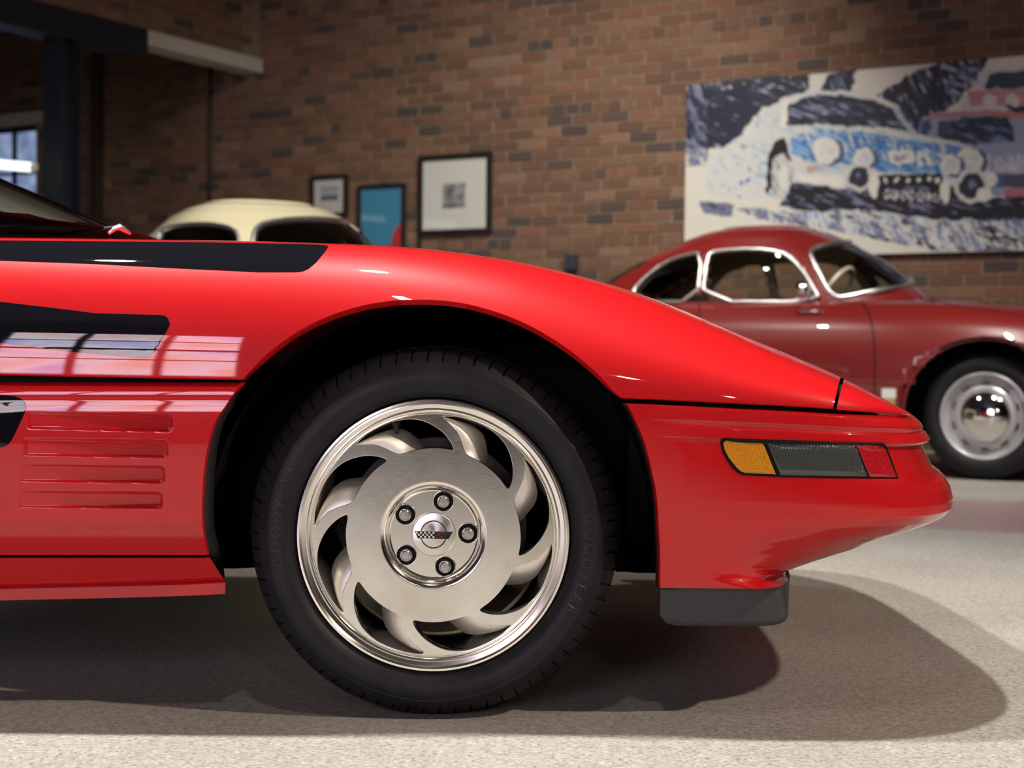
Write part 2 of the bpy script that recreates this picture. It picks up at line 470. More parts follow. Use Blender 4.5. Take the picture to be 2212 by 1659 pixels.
# far window with its lintel
m = M['pane_blue'] = mat('daylight_pane', (0.1, 0.12, 0.16), 0.2)
nz = noise(m, 6, 4, 0.6)
lk(m, ramp(m, [(0.3, (0.10, 0.14, 0.26)), (0.7, (0.30, 0.38, 0.58))], nz), bsdf(m).inputs['Emission Color'])
bsdf(m).inputs['Emission Strength'].default_value = 0.85
fr = [wbox(WIN_A[0], WIN_A[1], WIN_Z0, WIN_Z0 + 0.05, -0.12, -0.05), wbox(WIN_A[0], WIN_A[1], WIN_Z1 - 0.05, WIN_Z1, -0.12, -0.05)]
NPX, NPZ = 8, 4
pw, ph = (WIN_A[1] - WIN_A[0]) / NPX, (WIN_Z1 - WIN_Z0) / NPZ
for k in range(NPX + 1): fr.append(wbox(WIN_A[0] + k * pw - 0.02, WIN_A[0] + k * pw + 0.02, WIN_Z0, WIN_Z1, -0.12, -0.06))
for k in range(1, NPZ): fr.append(wbox(WIN_A[0], WIN_A[1], WIN_Z0 + k * ph - 0.015, WIN_Z0 + k * ph + 0.015, -0.11, -0.07))
win1 = obj('window_1', *merge(*fr), M['navy_steel'], smooth=False, kind='structure')
for i in range(NPX):
    for k in range(NPZ):
        obj('pane', *wbox(WIN_A[0] + i * pw, WIN_A[0] + (i + 1) * pw, WIN_Z0 + k * ph, WIN_Z0 + (k + 1) * ph, -0.098, -0.09), M['pane_blue'], win1, smooth=False)
la = WPX(113, 250)[0]; lz0, lz1 = WPX(60, 270)[1] + 0.01, WPX(60, 243)[1]
o = obj('window_lintel', *wbox(WIN_A[0] - 0.2, la, lz0, lz1, -0.1, 0.03), M['lintel'], smooth=False,
        label='pale lintel block over the blue window', cat='lintel')
bevel(o, 0.006)
tb = P(72, 362, 11.0)
tl = thing('tube_light', 'bright fluorescent tube hanging in front of the blue window', 'lamp', tb)
ts = P(-260, 330, 11.6)
obj('tube', *tube([tb, ts], 0.035, 10), M['tube_light'], tl)
obj('end_cap', *tube([tb, tb + (tb - ts).normalized() * 0.02], 0.036, 10), M['white'], tl)
obj('hanger', *tube([tb.lerp(ts, .85), tb.lerp(ts, .85) + Vector((0, 0, 6.0 - tb.lerp(ts, .85).z))], 0.006, 6), M['navy_steel'], tl)

# things fixed to the brick wall
def wall_tube(px, y0, y1, r, mt, name, label, cat, off):
    a0, z0 = WPX(px, y0, off); a1, z1 = WPX(px - 3, y1, off)
    return obj(name, *tube([W(a0, z1, off), W(a0, z0, off)], r, 10), mt, label=label, cat=cat)
wall_tube(455, 132, 500, 0.017, M['brown_pipe'], 'conduit', 'thin dark conduit running down the brick wall from the lintel', 'pipe', 0.025)
a0 = WPX(218, 300)[0]
o = obj('downpipe', *wbox(a0 - 0.052, a0 + 0.052, 0, 5.9, 0.012, 0.09), M['brown_pipe'], smooth=False, kind='structure')  # dark brown vertical strip on the brick wall, taken for a downpipe
bevel(o, 0.008)
a0, z0 = WPX(1238, 568)
sw = thing('socket_box', 'small dark grey box on the brick wall above the red hood', 'socket', W(a0, z0 - 0.06, 0))
o = obj('body', *wbox(a0 - 0.05, a0 + 0.05, z0 - 0.062, z0 + 0.062, 0.005, 0.06), M['plate'], sw, smooth=False); bevel(o, 0.006)
obj('cover', *wbox(a0 - 0.04, a0 + 0.04, z0 - 0.05, z0 + 0.05, 0.058, 0.066), M['plate'], sw, smooth=False)
c = WL(0.35, WPX(555, -4)[1], 0.12)
se = thing('wall_sensor', 'small white round sensor in the brick corner above the lintel', 'sensor', c)
V, Fc = tube([c + Vector((0, 0, 0.12)), c + Vector((0, 0, 0.03)), c, c - Vector((0, 0, 0.02))], [0.03, 0.042, 0.042, 0.02], 16)
obj('body', V, Fc, M['white'], se)
obj('arm', *tube([c + Vector((0, 0, 0.06)), WL(0.35, c.z + 0.06, 0.0)], 0.012, 8), M['white'], se)

# wall with tall steel windows behind the photographer
M['plain_wall'] = mat('painted_brick', (0.09, 0.07, 0.06), 0.9)
YW = -7.5
wx0, wx1, wz0, wz1 = -6.6, -2.2, 1.55, 4.75
parts = [box(((-14 + wx0) / 2, YW, 3), (wx0 + 14, 0.3, 6)), box(((wx1 + 16) / 2, YW, 3), (16 - wx1, 0.3, 6)),
         box(((wx0 + wx1) / 2, YW, wz0 / 2), (wx1 - wx0, 0.3, wz0)), box(((wx0 + wx1) / 2, YW, (wz1 + 6) / 2), (wx1 - wx0, 0.3, 6 - wz1))]
obj('wall_front', *merge(*parts), M['plain_wall'], smooth=False, kind='structure')
m = M['pane_day'] = mat('bright_daylight_pane', (0.2, 0.2, 0.2), 0.2)
nz = noise(m, 1.2, 3, 0.5)
lk(m, ramp(m, [(0.35, (0.62, 0.55, 1.0)), (0.5, (0.95, 0.90, 1.0)), (0.65, (1.0, 0.62, 0.60))], nz), bsdf(m).inputs['Emission Color'])
bsdf(m).inputs['Emission Strength'].default_value = 10.0
NX, NZ = 6, 4
pw, ph = (wx1 - wx0) / NX, (wz1 - wz0) / NZ
fr = []
for k in range(NX + 1): fr.append(box((wx0 + k * pw, YW + 0.1, (wz0 + wz1) / 2), (0.16 if k % 3 == 0 else 0.07, 0.1, wz1 - wz0)))
for k in range(NZ + 1): fr.append(box(((wx0 + wx1) / 2, YW + 0.1, wz0 + k * ph), (wx1 - wx0, 0.1, 0.14 if k == 2 else 0.06)))
win2 = obj('window_2_offscreen', *merge(*fr), M['navy_steel'], smooth=False, kind='structure')
for i in range(NX):
    for k in range(NZ):
        obj('pane', *box((wx0 + (i + .5) * pw, YW + 0.08, wz0 + (k + .5) * ph), (pw, 0.01, ph)), M['pane_day'], win2, smooth=False)

# faded red paint on the floor in front of the maroon car
def Gd(px, py):
    d = ray(px, py); t = -H / d.z
    return Vector((d.x * t, d.y * t, 0))
g = [Gd(1500, 1117), Gd(3000, 1194), Gd(3000, 1104), Gd(1500, 1070)]
V = [p + Vector((0, 0, 0.002)) for p in g] + [p for p in g]
obj('floor_marking', V, [(0, 1, 2, 3), (7, 6, 5, 4), (0, 4, 5, 1), (1, 5, 6, 2), (2, 6, 7, 3), (3, 7, 4, 0)], M['pink_floor'], smooth=False,
    label='faded pinkish red strip painted on the concrete floor', cat='floor marking')

# ================================================================== RED SPORTS CAR
YC = 3.52                       # its centre plane
CAR = thing('sports_car', 'glossy red wedge-nosed sports car with black graphics and saw-blade alloy wheel', 'car', (-0.2, YC, 0))
f_top = smooth_tab([(-900, 500), (-300, 509), (0, 513), (200, 515.5), (400, 518.5), (560, 521.5), (700, 525.5), (770, 528), (850, 532), (930, 539), (1000, 547), (1100, 562),
                    (1200, 583), (1300, 609), (1400, 641), (1500, 680), (1600, 722), (1700, 764), (1818, 815), (1900, 857), (1966, 892)])
f_seam = smooth_tab([(-900, 800), (0, 811), (200, 815), (400, 819), (520, 821), (900, 840), (1345, 861), (1500, 868), (1600, 873), (1700, 878), (1800, 884), (1966, 895)])
ARCH = [(530, 817), (540, 808), (560, 790), (600, 757), (640, 729), (700, 698), (760, 677), (820, 664), (880, 658.5), (940, 659), (1000, 666), (1060, 681),
        (1120, 703), (1180, 734), (1230, 767), (1280, 808), (1320, 846), (1337, 859)]
f_arch = smooth_tab(ARCH)
f_RY = smooth_tab([(-900, 0.17), (0, 0.18), (700, 0.20), (1100, 0.25), (1500, 0.31), (1800, 0.24), (1966, 0.05)])
XS0 = P(1480, 880, 2.62).x; XN0 = P(1966, 893, 2.90).x
def plan(x, xs, xsil, n, b=0.9):
    a = (xsil - xs) / 0.935
    q = max(0.0, min(0.999, (x - xs) / a))
    return b * (1 - (1 - q ** n) ** (1 / n))
YSIDE = 2.615
def upY(c, s):
    Yb = YSIDE
    for _ in range(3):
        Yb = YSIDE + plan(P(c, 880, Yb).x, XS0, XN0, 4.0)
    s = max(0.0, min(1.0, s)); mm = 2.5
    return Yb + 0.012 * s + f_RY(c) * (1 - (1 - s ** mm) ** (1 / mm))
def upper(c, py):
    ys, yt = f_seam(c), f_top(c)
    return P(c, py, upY(c, (ys - py) / (ys - yt)))
def mirrored(V, Fc):
    n = len(V)
    return list(V) + [Vector((v[0], 2 * YC - v[1], v[2])) for v in V], list(Fc) + [tuple(i + n for i in reversed(q)) for q in Fc]
def upper_columns(cols, edge):
    rows = []
    NQ = 30
    for c in cols:
        ys, yt = f_seam(c), f_top(c)
        inarch = edge == 'hood' and 530 <= c <= 1337
        yb = f_arch(c) if inarch else ys
        lip = 11.0 if inarch else 2.5
        lip *= min(1, 0.3 + min(abs(c - 530), abs(c - 1337)) / 60) if inarch else 1
        s0 = (ys - (yb - lip)) / (ys - yt)
        q0 = math.asin(min(1, s0)) / (math.pi / 2)
        p_edge = upper(c, yb - lip)
        bot = P(c, yb, p_edge.y + (0.010 if inarch else 0.003))
        col = [bot + Vector((0, 0.03, 0.0)), bot]
        for k in range(NQ + 1):
            q = q0 + (1 - q0) * k / NQ
            s = math.sin(q * math.pi / 2)
            col.append(P(c, ys + (yt - ys) * s, upY(c, s)))
        cr = col[-1]
        for k in range(1, 13):
            f = k / 12
            col.append(Vector((cr.x, cr.y + (YC - cr.y) * f, cr.z + 0.004 * math.sin(f * math.pi / 2) - 0.012 * math.sin(f * math.pi))))
        rows.append(col)
    return rows
cols = [-900, -700, -500, -350] + list(np.arange(-250, 520, 18)) + [520, 526, 530, 535, 540, 546, 553] + list(np.arange(562, 1330, 7)) + [1331, 1337, 1341, 1346] + list(np.arange(1356, 1790, 14)) + [1790, 1799]
rows = upper_columns(cols, 'hood')
V, Fc = grid(rows)
HOODG = (list(V), list(Fc))
# slanted shut line: hood ends at (1800,884)-(1818,815)
nc = len(rows[0])
for i, c in enumerate(cols):
    if c > 1700:
        k = (c - 1700) / 99.0
        for j in range(nc):
            ys, yt = f_seam(c), f_top(c)
            v = V[i * nc + j]
            x, y = proj(v)
            s = max(0, min(1, (ys - y) / (ys - yt))) if j < 33 else 1.0
            dx = 17 * s * k
            cc = c + dx
            if j < 33:
                py = f_seam(cc) + (f_top(cc) - f_seam(cc)) * s
                V[i * nc + j] = P(cc, py, upY(cc, s) + (v.y - upY(c, s)))
            else:
                V[i * nc + j] = v + Vector((dx / FPX * 2.9, 0, -0.006 * k))
hood = obj('hood', *mirrored(V, Fc), M['red'], CAR)
auto_sharp(hood, 40)
BV_hood = BVHTree.FromPolygons([tuple(v) for v in V], Fc)

# front cap in front of the shut line
cols2 = [1806.5, 1814, 1825] + list(np.arange(1836, 1960, 8)) + [1962, 1965.5]
rows2 = []
for c in cols2:
    ys, yt = f_seam(c) + 2, f_top(c)
    col = []
    bot = P(c, ys, upY(c, 0) + 0.004)
    col += [bot + Vector((0, 0.02, 0)), bot]
    for k in range(21):
        s = math.sin(k / 20 * math.pi / 2)
        cc = c + 17 * s * max(0, (1870 - c) / 64.0)
        yss, ytt = f_seam(cc), f_top(cc)
        col.append(P(cc, yss + (ytt - yss) * s, upY(cc, s)))
    cr = col[-1]
    for k in range(1, 13):
        f = k / 12
        col.append(Vector((cr.x + 0.02 * f * max(0, (c - 1810) / 150), cr.y + (YC - cr.y) * f, cr.z + 0.003 * f)))
    rows2.append(col)
V2, F2 = grid(rows2)
nosep = obj('nose_panel', *mirrored(V2, F2), M['red'], CAR)
auto_sharp(nosep, 40)

# ---- front fascia, built as level rows that run round to the centre line
fx_arch = smooth_tab([(866, 1346), (880, 1356), (900, 1366), (930, 1380), (965, 1393), (1000, 1402), (1040, 1411), (1090, 1418), (1140, 1421), (1200, 1424), (1280, 1424)])
# px row on the nose: y, silhouette x, start of the curve x, exponent
NOSE = [(893, 1966, 1480, 4.0), (898, 1972, 1480, 4.0), (905, 1980, 1480, 4.0), (913, 1987, 1480, 4.0), (921, 1991, 1480, 4.0), (926, 1989, 1480, 4.0), (930, 1996, 1480, 4.0),
        (938, 2001, 1480, 4.0), (946, 2006, 1480, 4.0), (951, 2003, 1480, 4.0), (954, 1989, 1480, 4.0), (960, 1990, 1480, 4.0), (985, 2001, 1480, 4.0), (1004, 2011, 1480, 4.0),
        (1015, 2026, 1480, 4.0), (1028, 2039, 1480, 4.0), (1048, 2050, 1480, 4.0), (1071, 2056, 1480, 4.0), (1091, 2056, 1480, 4.0), (1109, 2051, 1480, 3.7), (1122, 2044, 1480, 3.3),
        (1134, 2031, 1480, 3.0), (1145, 2016, 1480, 2.7), (1160, 1978, 1480, 2.45), (1175, 1945, 1485, 2.35), (1190, 1884, 1495, 2.3), (1200, 1834, 1510, 2.3), (1208, 1788, 1525, 2.35),
        (1214, 1742, 1545, 2.5), (1219, 1717, 1565, 2.8), (1223, 1701, 1585, 3.1), (1227, 1696, 1600, 3.6)]
zN = lambda y: P(2000 if y < 1150 else 1750, y, 2.90).z
TBL = sorted((zN(y), P(x, y, 2.90).x, P(xs, y, 2.62).x, n) for (y, x, xs, n) in NOSE)
zt = [t[0] for t in TBL]
Z_TOP, Z_BOT = TBL[-1][0], TBL[0][0]
def tb_i(z, i): return float(np.interp(z, zt, [t[i] for t in TBL]))
f_ys = smooth_tab([(0.20, 2.640), (0.245, 2.634), (0.30, 2.628), (0.36, 2.622), (0.42, 2.618), (0.47, 2.616), (0.52, 2.615), (0.56, 2.6155)])
ZTX = []
for c in np.linspace(1340, 1966, 60):
    q = P(c, f_seam(c) + (10 if c < 1810 else 10 - 6 * (c - 1810) / 156), upY(c, 0)); ZTX.append((q.x, q.z))
Z_SIDE = P(1350, 868, YSIDE).z         # height of the top edge back at the wheel arch
# moulding relief on the flank as a function of height from the top edge (metres)
RELIEF = [(0.0, 0.006), (0.004, 0.0), (0.022, 0.0), (0.024, 0.0025), (0.029, 0.0035), (0.033, 0.0005), (0.047, 0.0), (0.049, 0.006), (0.056, 0.0065), (0.12, 0.002), (0.15, 0.0)]
rows3 = []
zrows = sorted(set(zt + list(np.linspace(Z_BOT, Z_TOP, 90)) + list(np.linspace(Z_TOP - 0.06, Z_TOP, 40))))
thetas = list(np.linspace(0, 1, 64))
for z in zrows:
    xn, xs, n = tb_i(z, 1), tb_i(z, 2), tb_i(z, 3)
    k = (z - Z_BOT) / (Z_TOP - Z_BOT)
    lift = (ZTX[0][1] - Z_TOP) * k ** 2
    ys = f_ys(z)
    py = proj((0.3, ys, z + lift))[1]
    xa = P(fx_arch(py), py, ys).x
    row = []
    # flank
    row += [Vector((xa, ys + 0.035, z + lift)), Vector((xa, ys + 0.004, z + lift)), Vector((xa + 0.002, ys, z + lift))]
    for f in np.linspace(0.04, 1, 22):
        x = xa + (xs - xa) * f
        row.append((x, ys, f))
    a = (xn - xs) / 0.935
    b = YC - ys
    for t in thetas[1:]:
        th = t * math.pi / 2
        # spread samples well along the corner
        xx = xs + a * math.sin(th) ** (2 / n); yy = YC - b * math.cos(th) ** (2 / n)
        row.append((xx, yy, 1 + t))
    out = []
    for r in row:
        if isinstance(r, Vector): out.append(r); continue
        x, y, f = r
        lf = (lerp_tab(ZTX, x) - Z_TOP) * k ** 2 if y < YC - 0.3 else (ZTX[-1][1] - Z_TOP) * k ** 2
        fade = sstep((x - xa - 0.02) / 0.14)
        rel = lerp_tab(RELIEF, Z_TOP - z) * fade if y < YC - 0.2 else 0
        out.append(Vector((x, y + rel, z + lf)))
    rows3.append(out)
cn_ = Vector((0.15, YC, 0))
rows3.append([p + Vector((cn_.x - p.x, cn_.y - p.y, 0)).normalized() * (0.07 if p.x > XS0 else 0.02) + Vector((0, 0, -0.004)) for p in rows3[-1]])
V3, F3 = grid(rows3)
fascia = obj('front_fascia', *mirrored(V3, [tuple(reversed(q)) for q in F3]), M['red'], CAR)
auto_sharp(fascia, 50)
BV_fas = BVHTree.FromPolygons([tuple(v) for v in V3], F3)
def on(bv):
    def f(px, py):
        d = ray(px, py).normalized()
        h = bv.ray_cast(Vector((0, 0, H)), d)
        return h[0], (h[1] if h[0] is not None and h[1].dot(d) < 0 else (-h[1] if h[0] is not None else None))
    return f
def patch(poly, surf, off, nc=40, nr=8, ymargin=0.0):
    xs = [p[0] for p in poly]; x0, x1 = min(xs), max(xs)
    rows = []
    for i in range(nc + 1):
        t = i / nc
        t = t + (0.5 - 0.5 * math.cos(math.pi * t) - t) * 0.6
        c = x0 + (x1 - x0) * min(max(t, 1e-4), 1 - 1e-4)
        yy = []
        n = len(poly)
        for k in range(n):
            (ax, ay), (bx, by) = poly[k], poly[(k + 1) % n]
            if (ax <= c < bx) or (bx <= c < ax): yy.append(ay + (by - ay) * (c - ax) / (bx - ax))
        if len(yy) < 2: continue
        lo, hi = min(yy), max(yy)
        col = []; ok = True
        for j in range(nr + 1):
            y = lo + (hi - lo) * j / nr
            p, nn = surf(c, y)
            if p is None: ok = False; break
            o = off(c, y) if callable(off) else off
            col.append(p + nn * o)
        if ok: rows.append(col)
    # front plus a rim that runs back to the surface
    V, Fc = grid(rows)
    return V, Fc
def shell(V, Fc, th, nrm=Vector((0, 1, 0))):
    n = len(V)
    bm = bmesh.new(); vs = [bm.verts.new(v) for v in V]
    for q in Fc: bm.faces.new([vs[i] for i in q])
    bm.normal_update()
    ret = bmesh.ops.extrude_face_region(bm, geom=bm.faces[:])
    for e in ret['geom']:
        if isinstance(e, bmesh.types.BMVert): e.co += nrm * th
    me = bpy.data.meshes.new('shell'); bm.to_mesh(me); bm.free()
    return me
sf = on(BV_fas)
LAMP = [(1555, 955), (1557, 949), (1563, 946), (1640, 948.5), (1800, 953.5), (1905, 956), (1911, 958), (1915, 964), (1940, 1034), (1800, 1033), (1677, 1030), (1606, 1026.5), (1594, 1022), (1584, 1014), (1569, 993), (1560, 975)]
hous = obj_me('lamp_housing', shell(*patch(LAMP, sf, 0.0012, 60, 6), 0.004), M['gasket'], CAR, label='black bezel of the side lamp')
amb = [(1562, 958), (1564, 953), (1570, 951), (1646, 953.5), (1675, 1024.5), (1608, 1021.5), (1598, 1017), (1590, 1009), (1574, 989), (1565, 972)]
obj_me('amber_lens', shell(*patch(amb, sf, 0.0032, 40, 8), 0.003), M['amber'], hous, label='amber lens')
obj_me('clear_lens', shell(*patch([(1656, 955), (1845, 960), (1872, 1030), (1686, 1027)], sf, lambda c, y: 0.0030 + 0.0006 * math.sin(c * 2 * math.pi / 6.6), 190, 5), 0.003), M['lens'], hous, label='smoky grey ribbed lens')
obj_me('reflector', shell(*patch([(1847, 958), (1906, 960), (1934, 1032), (1877, 1031)], sf, 0.0030, 40, 6), 0.003), M['reflex'], hous, label='red reflector panel')

# ---- black air dam under the fascia
ZD1, ZD0 = Z_BOT + 0.001, P(1500, 1346, 2.70).z
pl = []
xs = P(1588, 1262, 2.66).x; xsil = P(1694, 1240, 2.93).x; a = (xsil - xs) / 0.935
x0 = P(1421, 1300, 2.67).x
for f in np.linspace(0, 1, 10): pl.append((x0 + (xs - x0) * f, 2.662))
for t in np.linspace(0, 1, 40)[1:]:
    th = t * math.pi / 2
    pl.append((xs + a * math.sin(th) ** 0.5, YC - (YC - 2.662) * math.cos(th) ** 0.5))
rw = []
for k, z in enumerate(np.linspace(ZD0, ZD1, 7)):
    r = []
    for i, (x, y) in enumerate(pl):
        rnd = 0.018 * max(0, 1 - (x - x0) / 0.02) * (1 - k / 6) ** 3
        tuck = 0.012 * (1 - k / 6)
        r.append(Vector((x + (0.004 if i == 0 else 0), y + tuck, z + rnd)))
    rw.append(r)
rw = [[p + Vector((0, 0.012, 0)) for p in rw[0]]] + rw
V, Fc = grid(rw)
obj('air_dam', *mirrored(V, [tuple(reversed(q)) for q in Fc]), M['dam'], CAR, label='matt dark grey rubber air dam')
V, Fc = box((P(1435, 1275, 2.66).x + 0.008, 2.668, Z_BOT - 0.003), (0.033, 0.012, 0.009))
obj('clip', V, Fc, M['black'], CAR, smooth=False)

# ---- lower fender panel behind the wheel with four scooped gills
fx_r = smooth_tab([(826, 526), (840, 515), (851, 506), (875, 490), (905, 470), (950, 454), (1000, 444.5), (1050, 440), (1100, 438), (1150, 441), (1199, 450)])
f_lowY = smooth_tab([(826, 2.640), (830, 2.629), (836, 2.621), (845, 2.6175), (858, 2.6166), (864, 2.6168), (869, 2.6162), (900, 2.614), (960, 2.612), (1050, 2.617), (1100, 2.622), (1138, 2.628), (1142, 2.630), (1150, 2.634), (1199, 2.662)])
GILL = [(62, 372, 890, 895, 926, 933), (54, 363, 946, 951, 984, 989), (46, 356, 1003, 1007, 1040, 1044), (42, 351, 1061, 1063, 1096, 1099)]
def gill(px, py):
    d = 0.0
    for (xl, xr, t0, t1, b0, b1) in GILL:
        if xl - 6 < px < xr + 4 and t0 - 6 < py < b1 + 6:
            f = (px - xl) / (xr - xl)
            fc = max(0, min(1, f))
            tp, bt = t0 + (t1 - t0) * fc, b0 + (b1 - b0) * fc
            # inside distance with rounded right-hand corners
            rr = 11.0
            qx, qy = px - (xr - rr), abs(py - (tp + bt) / 2) - ((bt - tp) / 2 - rr)
            din = rr - math.hypot(max(qx, 0), max(qy, 0)) if (qx > 0 and qy > 0) else min(xr - px, (bt - tp) / 2 - abs(py - (tp + bt) / 2))
            din = min(din, px - xl + 0.0)
            wall = sstep((din + 1.0) / 5.5)
            d = max(d, wall * (0.0022 + 0.020 * fc ** 1.3))
    return d
rws = []
ylist = [826, 828, 830, 833, 836, 840, 845, 850, 856, 860, 864, 867, 872, 878] + list(np.arange(883, 1106, 1.35)) + list(np.arange(1108, 1140, 4)) + [1138, 1140, 1142, 1145, 1150, 1158, 1168, 1178, 1188, 1195, 1199]
ylist = sorted(set(float(y) for y in ylist))
xlist = [-900, -600, -400, -250, -120, -60, -20] + list(np.arange(0, 36, 6)) + list(np.arange(38, 320, 3.0)) + list(np.arange(320, 378, 1.3)) + list(np.linspace(380, 438, 12))
for py in ylist:
    xr = fx_r(py)
    row = []
    for px in xlist:
        # squeeze the last stretch onto the arch edge
        x = px if px < 378 else 378 + (xr - 2 - 378) * (px - 378) / (438 - 378)
        dy = 0
        row.append(P(x, py + 10 * min(0, px) / -900 * -1, f_lowY(py) + (gill(x, py) if 30 < x < 378 and 880 < py < 1106 else 0)))
    e = row[-1]
    row += [P(xr, py, f_lowY(py) + 0.003), P(xr, py, f_lowY(py) + 0.003) + Vector((0, 0.03, 0))]
    rws.append(row)
V4, F4 = grid(rws)
fender = obj('fender_panel', V4, F4, M['red'], CAR)
auto_sharp(fender, 55)
BV_fen = BVHTree.FromPolygons([tuple(v) for v in V4], F4)
# ---- sill
fx_s = smooth_tab([(1203, 453), (1225, 466), (1256, 486), (1258, 487), (1290, 486)])
rws = []
SILL = [(1203, 2.672, 0), (1206, 2.666, 0), (1225, 2.676, 0), (1248, 2.694, 0), (1255, 2.699, 0), (1257, 2.692, .4), (1259, 2.690, .5), (1270, 2.690, .8), (1283, 2.691, 1), (1284, 2.705, 1)]
for (py, Y, dr) in SILL:
    xr = fx_s(py); row = []
    for x in [-900, -500, -200, 0, 80, 160, 240, 320, 400, xr - 4, xr]:
        drop = 14 * max(0, (486 - x) / 486) ** 0.7 * (1 if py > 1255 else max(0, (py - 1240) / 15)) if x > -1 else 14
        if py <= 1240: drop = 0
        row.append(P(x, py + drop, Y))
    row.append(P(xr, py, Y + 0.03))
    rws.append(row)
V5, F5 = grid(rws)
sill = obj('sill_panel', V5, F5, M['red'], CAR)
auto_sharp(sill, 30)
# ---- shut-line backing strips
def strip(pts_top, pts_bot, Y, name='seam_backing'):
    V, Fc = grid([[P(x, y, Y) for (x, y) in pts_top], [P(x, y, Y) for (x, y) in pts_bot]])
    me = shell(V, Fc, 0.02)
    return obj_me(name, me, M['gasket'], CAR, smooth=False)
xs_ = list(np.linspace(-880, 516, 18))
strip([(x, f_seam(x) - 12) for x in xs_], [(x, f_seam(x) + 22) for x in xs_], 2.645)
xs_ = list(np.linspace(1352, 1480, 6))
strip([(x, f_seam(x) - 12) for x in xs_], [(x, f_seam(x) + 14) for x in xs_], 2.65)
seam2 = [[], []]
for x in np.linspace(1480, 1806, 20):
    Yb = upY(x, 0) + 0.022
    seam2[0].append(P(x, f_seam(x) - 9, Yb)); seam2[1].append(P(x, f_seam(x) + 16, Yb))
obj_me('seam_backing', shell(*grid(seam2), 0.02), M['gasket'], CAR, smooth=False)
rr_ = []
for s in np.linspace(0, 0.74, 10):
    c0_ = 1799 + 17 * s
    ys, yt = f_seam(c0_), f_top(c0_)
    py = ys + (yt - ys) * s
    rr_.append([P(c0_ - 8, py, upY(c0_ - 8, s) + 0.016), P(c0_ + 14, py, upY(c0_ + 14, s) + 0.016)])
obj_me('seam_backing', shell(*grid(rr_), 0.02), M['gasket'], CAR, smooth=False)
hx = P(1812, 820, 2.95)
gs = [[Vector((hx.x + dx, y, hx.z - 0.030)) for y in np.linspace(2.80, 2 * YC - 2.80, 12)] for dx in (-0.03, 0.03)]
obj_me('seam_backing', shell(*grid(gs), 0.006, Vector((0, 0, -1))), M['gasket'], CAR, smooth=False)  # unseen strip added to stop light leaking through the hood shut line
xs_ = list(np.linspace(-880, 448, 12))
strip([(x, 1188) for x in xs_], [(x, 1214) for x in xs_], 2.69)

# ---- black graphics laid over the paint
sh = on(BV_hood)
fs = on(BV_fen)
top_line = lambda x: f_top(x) + lerp_tab([(-300, 6), (0, 7), (400, 5), (560, 4.5), (690, 4), (712, 7)], x)
DEC = [(-500, 509)] + [(x, top_line(x)) for x in (-300, -100, 0, 100, 200, 300, 400, 500, 560, 620, 660, 690)] + [(705, 530.5), (709, 533), (708, 537), (684, 566), (668, 580), (655, 586), (640, 588), (560, 588), (400, 580.5), (200, 570), (0, 563), (-500, 548)]
obj('hood_graphic', *patch(DEC, sh, 0.0006, 130, 14), M['black_gloss'], CAR, label='glossy black band along the top of the wing')
DEC2 = [(-500, 622), (0, 652), (120, 666), (207, 677)] + [(345, 680.5), (358, 683), (366, 691), (367, 700), (363, 710), (334, 760), (325, 770), (313, 774.5), (300, 773)] + [(155, 760), (0, 741), (-500, 690)]
obj('vent_graphic', *patch(DEC2, sh, 0.0006, 110, 14), M['black_gloss'], CAR, label='glossy black slanted panel on the wing')
DEC3 = [(-400, 846), (0, 853.5), (30, 855), (44, 860), (54, 870), (56.5, 882), (52, 896), (27, 948), (20, 958), (10, 965), (0, 966.5), (-400, 966)]
obj('gill_graphic', *patch(DEC3, fs, 0.0008, 60, 14), M['black_gloss'], CAR, label='black slanted panel beside the gills')

# ---- black wheelhouse, seal strip and underbody
HUB = P(935.5, 1157, 2.66)
PXM = 2.66 / FPX
def pol(r, ang, d=0.0): return HUB + Vector((r * PXM * math.cos(rad(ang)), d, r * PXM * math.sin(rad(ang))))
rws = []
for d in (0.055, 0.12, 0.25, 0.45):
    rws.append([HUB + Vector((0.404 * math.cos(rad(t)), d, max(0.404 * math.sin(rad(t)), -0.062 - 0.06 * d / 0.45))) for t in np.linspace(-28, 208, 60)])
V, Fc = grid(rws)
c = HUB + Vector((0, 0.45, -0.115))
k = len(V); V.append(c)
nn = len(rws[0])
for j in range(nn - 1): Fc.append((3 * nn + j, 3 * nn + j + 1, k))
obj('wheelhouse', V, Fc, M['liner'], CAR)
# arch seal along the rear of the opening
sl = []
for py in np.linspace(832, 1248, 50):
    x = fx_r(py) if py < 1199 else 450 + (487 - 450) * (py - 1199) / 57
    wdt = lerp_tab([(832, 3), (880, 16), (1000, 22), (1150, 24), (1200, 30), (1248, 4)], py)
    Yl = f_lowY(min(py, 1199)) + (0.012 if py < 1198 else 0.055)
    sl.append([P(x - 3, py, Yl), P(x + wdt * .5, py, Yl + 0.006), P(x + wdt, py, Yl + 0.03), P(x + wdt, py, Yl + 0.06)])
obj('arch_seal', *grid(sl), M['black'], CAR)
sl = []
for py in np.linspace(870, 1268, 40):
    x = fx_arch(py)
    sl.append([P(x + 2, py, 2.650), P(x - 6, py, 2.66), P(x - 8, py, 2.70)])
obj('arch_seal', *grid(sl), M['black'], CAR)
zf = P(510, 1232, 3.1).z
ub = [box((-0.98, YC, 0.44), (0.85, 1.2, 0.40)), box((-0.137, YC, 0.42), (0.86, 0.82, 0.38)), box((0.34, YC, 0.42), (0.22, 1.05, 0.32)),
      box((-0.2, YC, zf + 0.02), (1.2, 0.8, 0.024))]
obj('underbody', *merge(*ub), M['liner'], CAR, smooth=False)
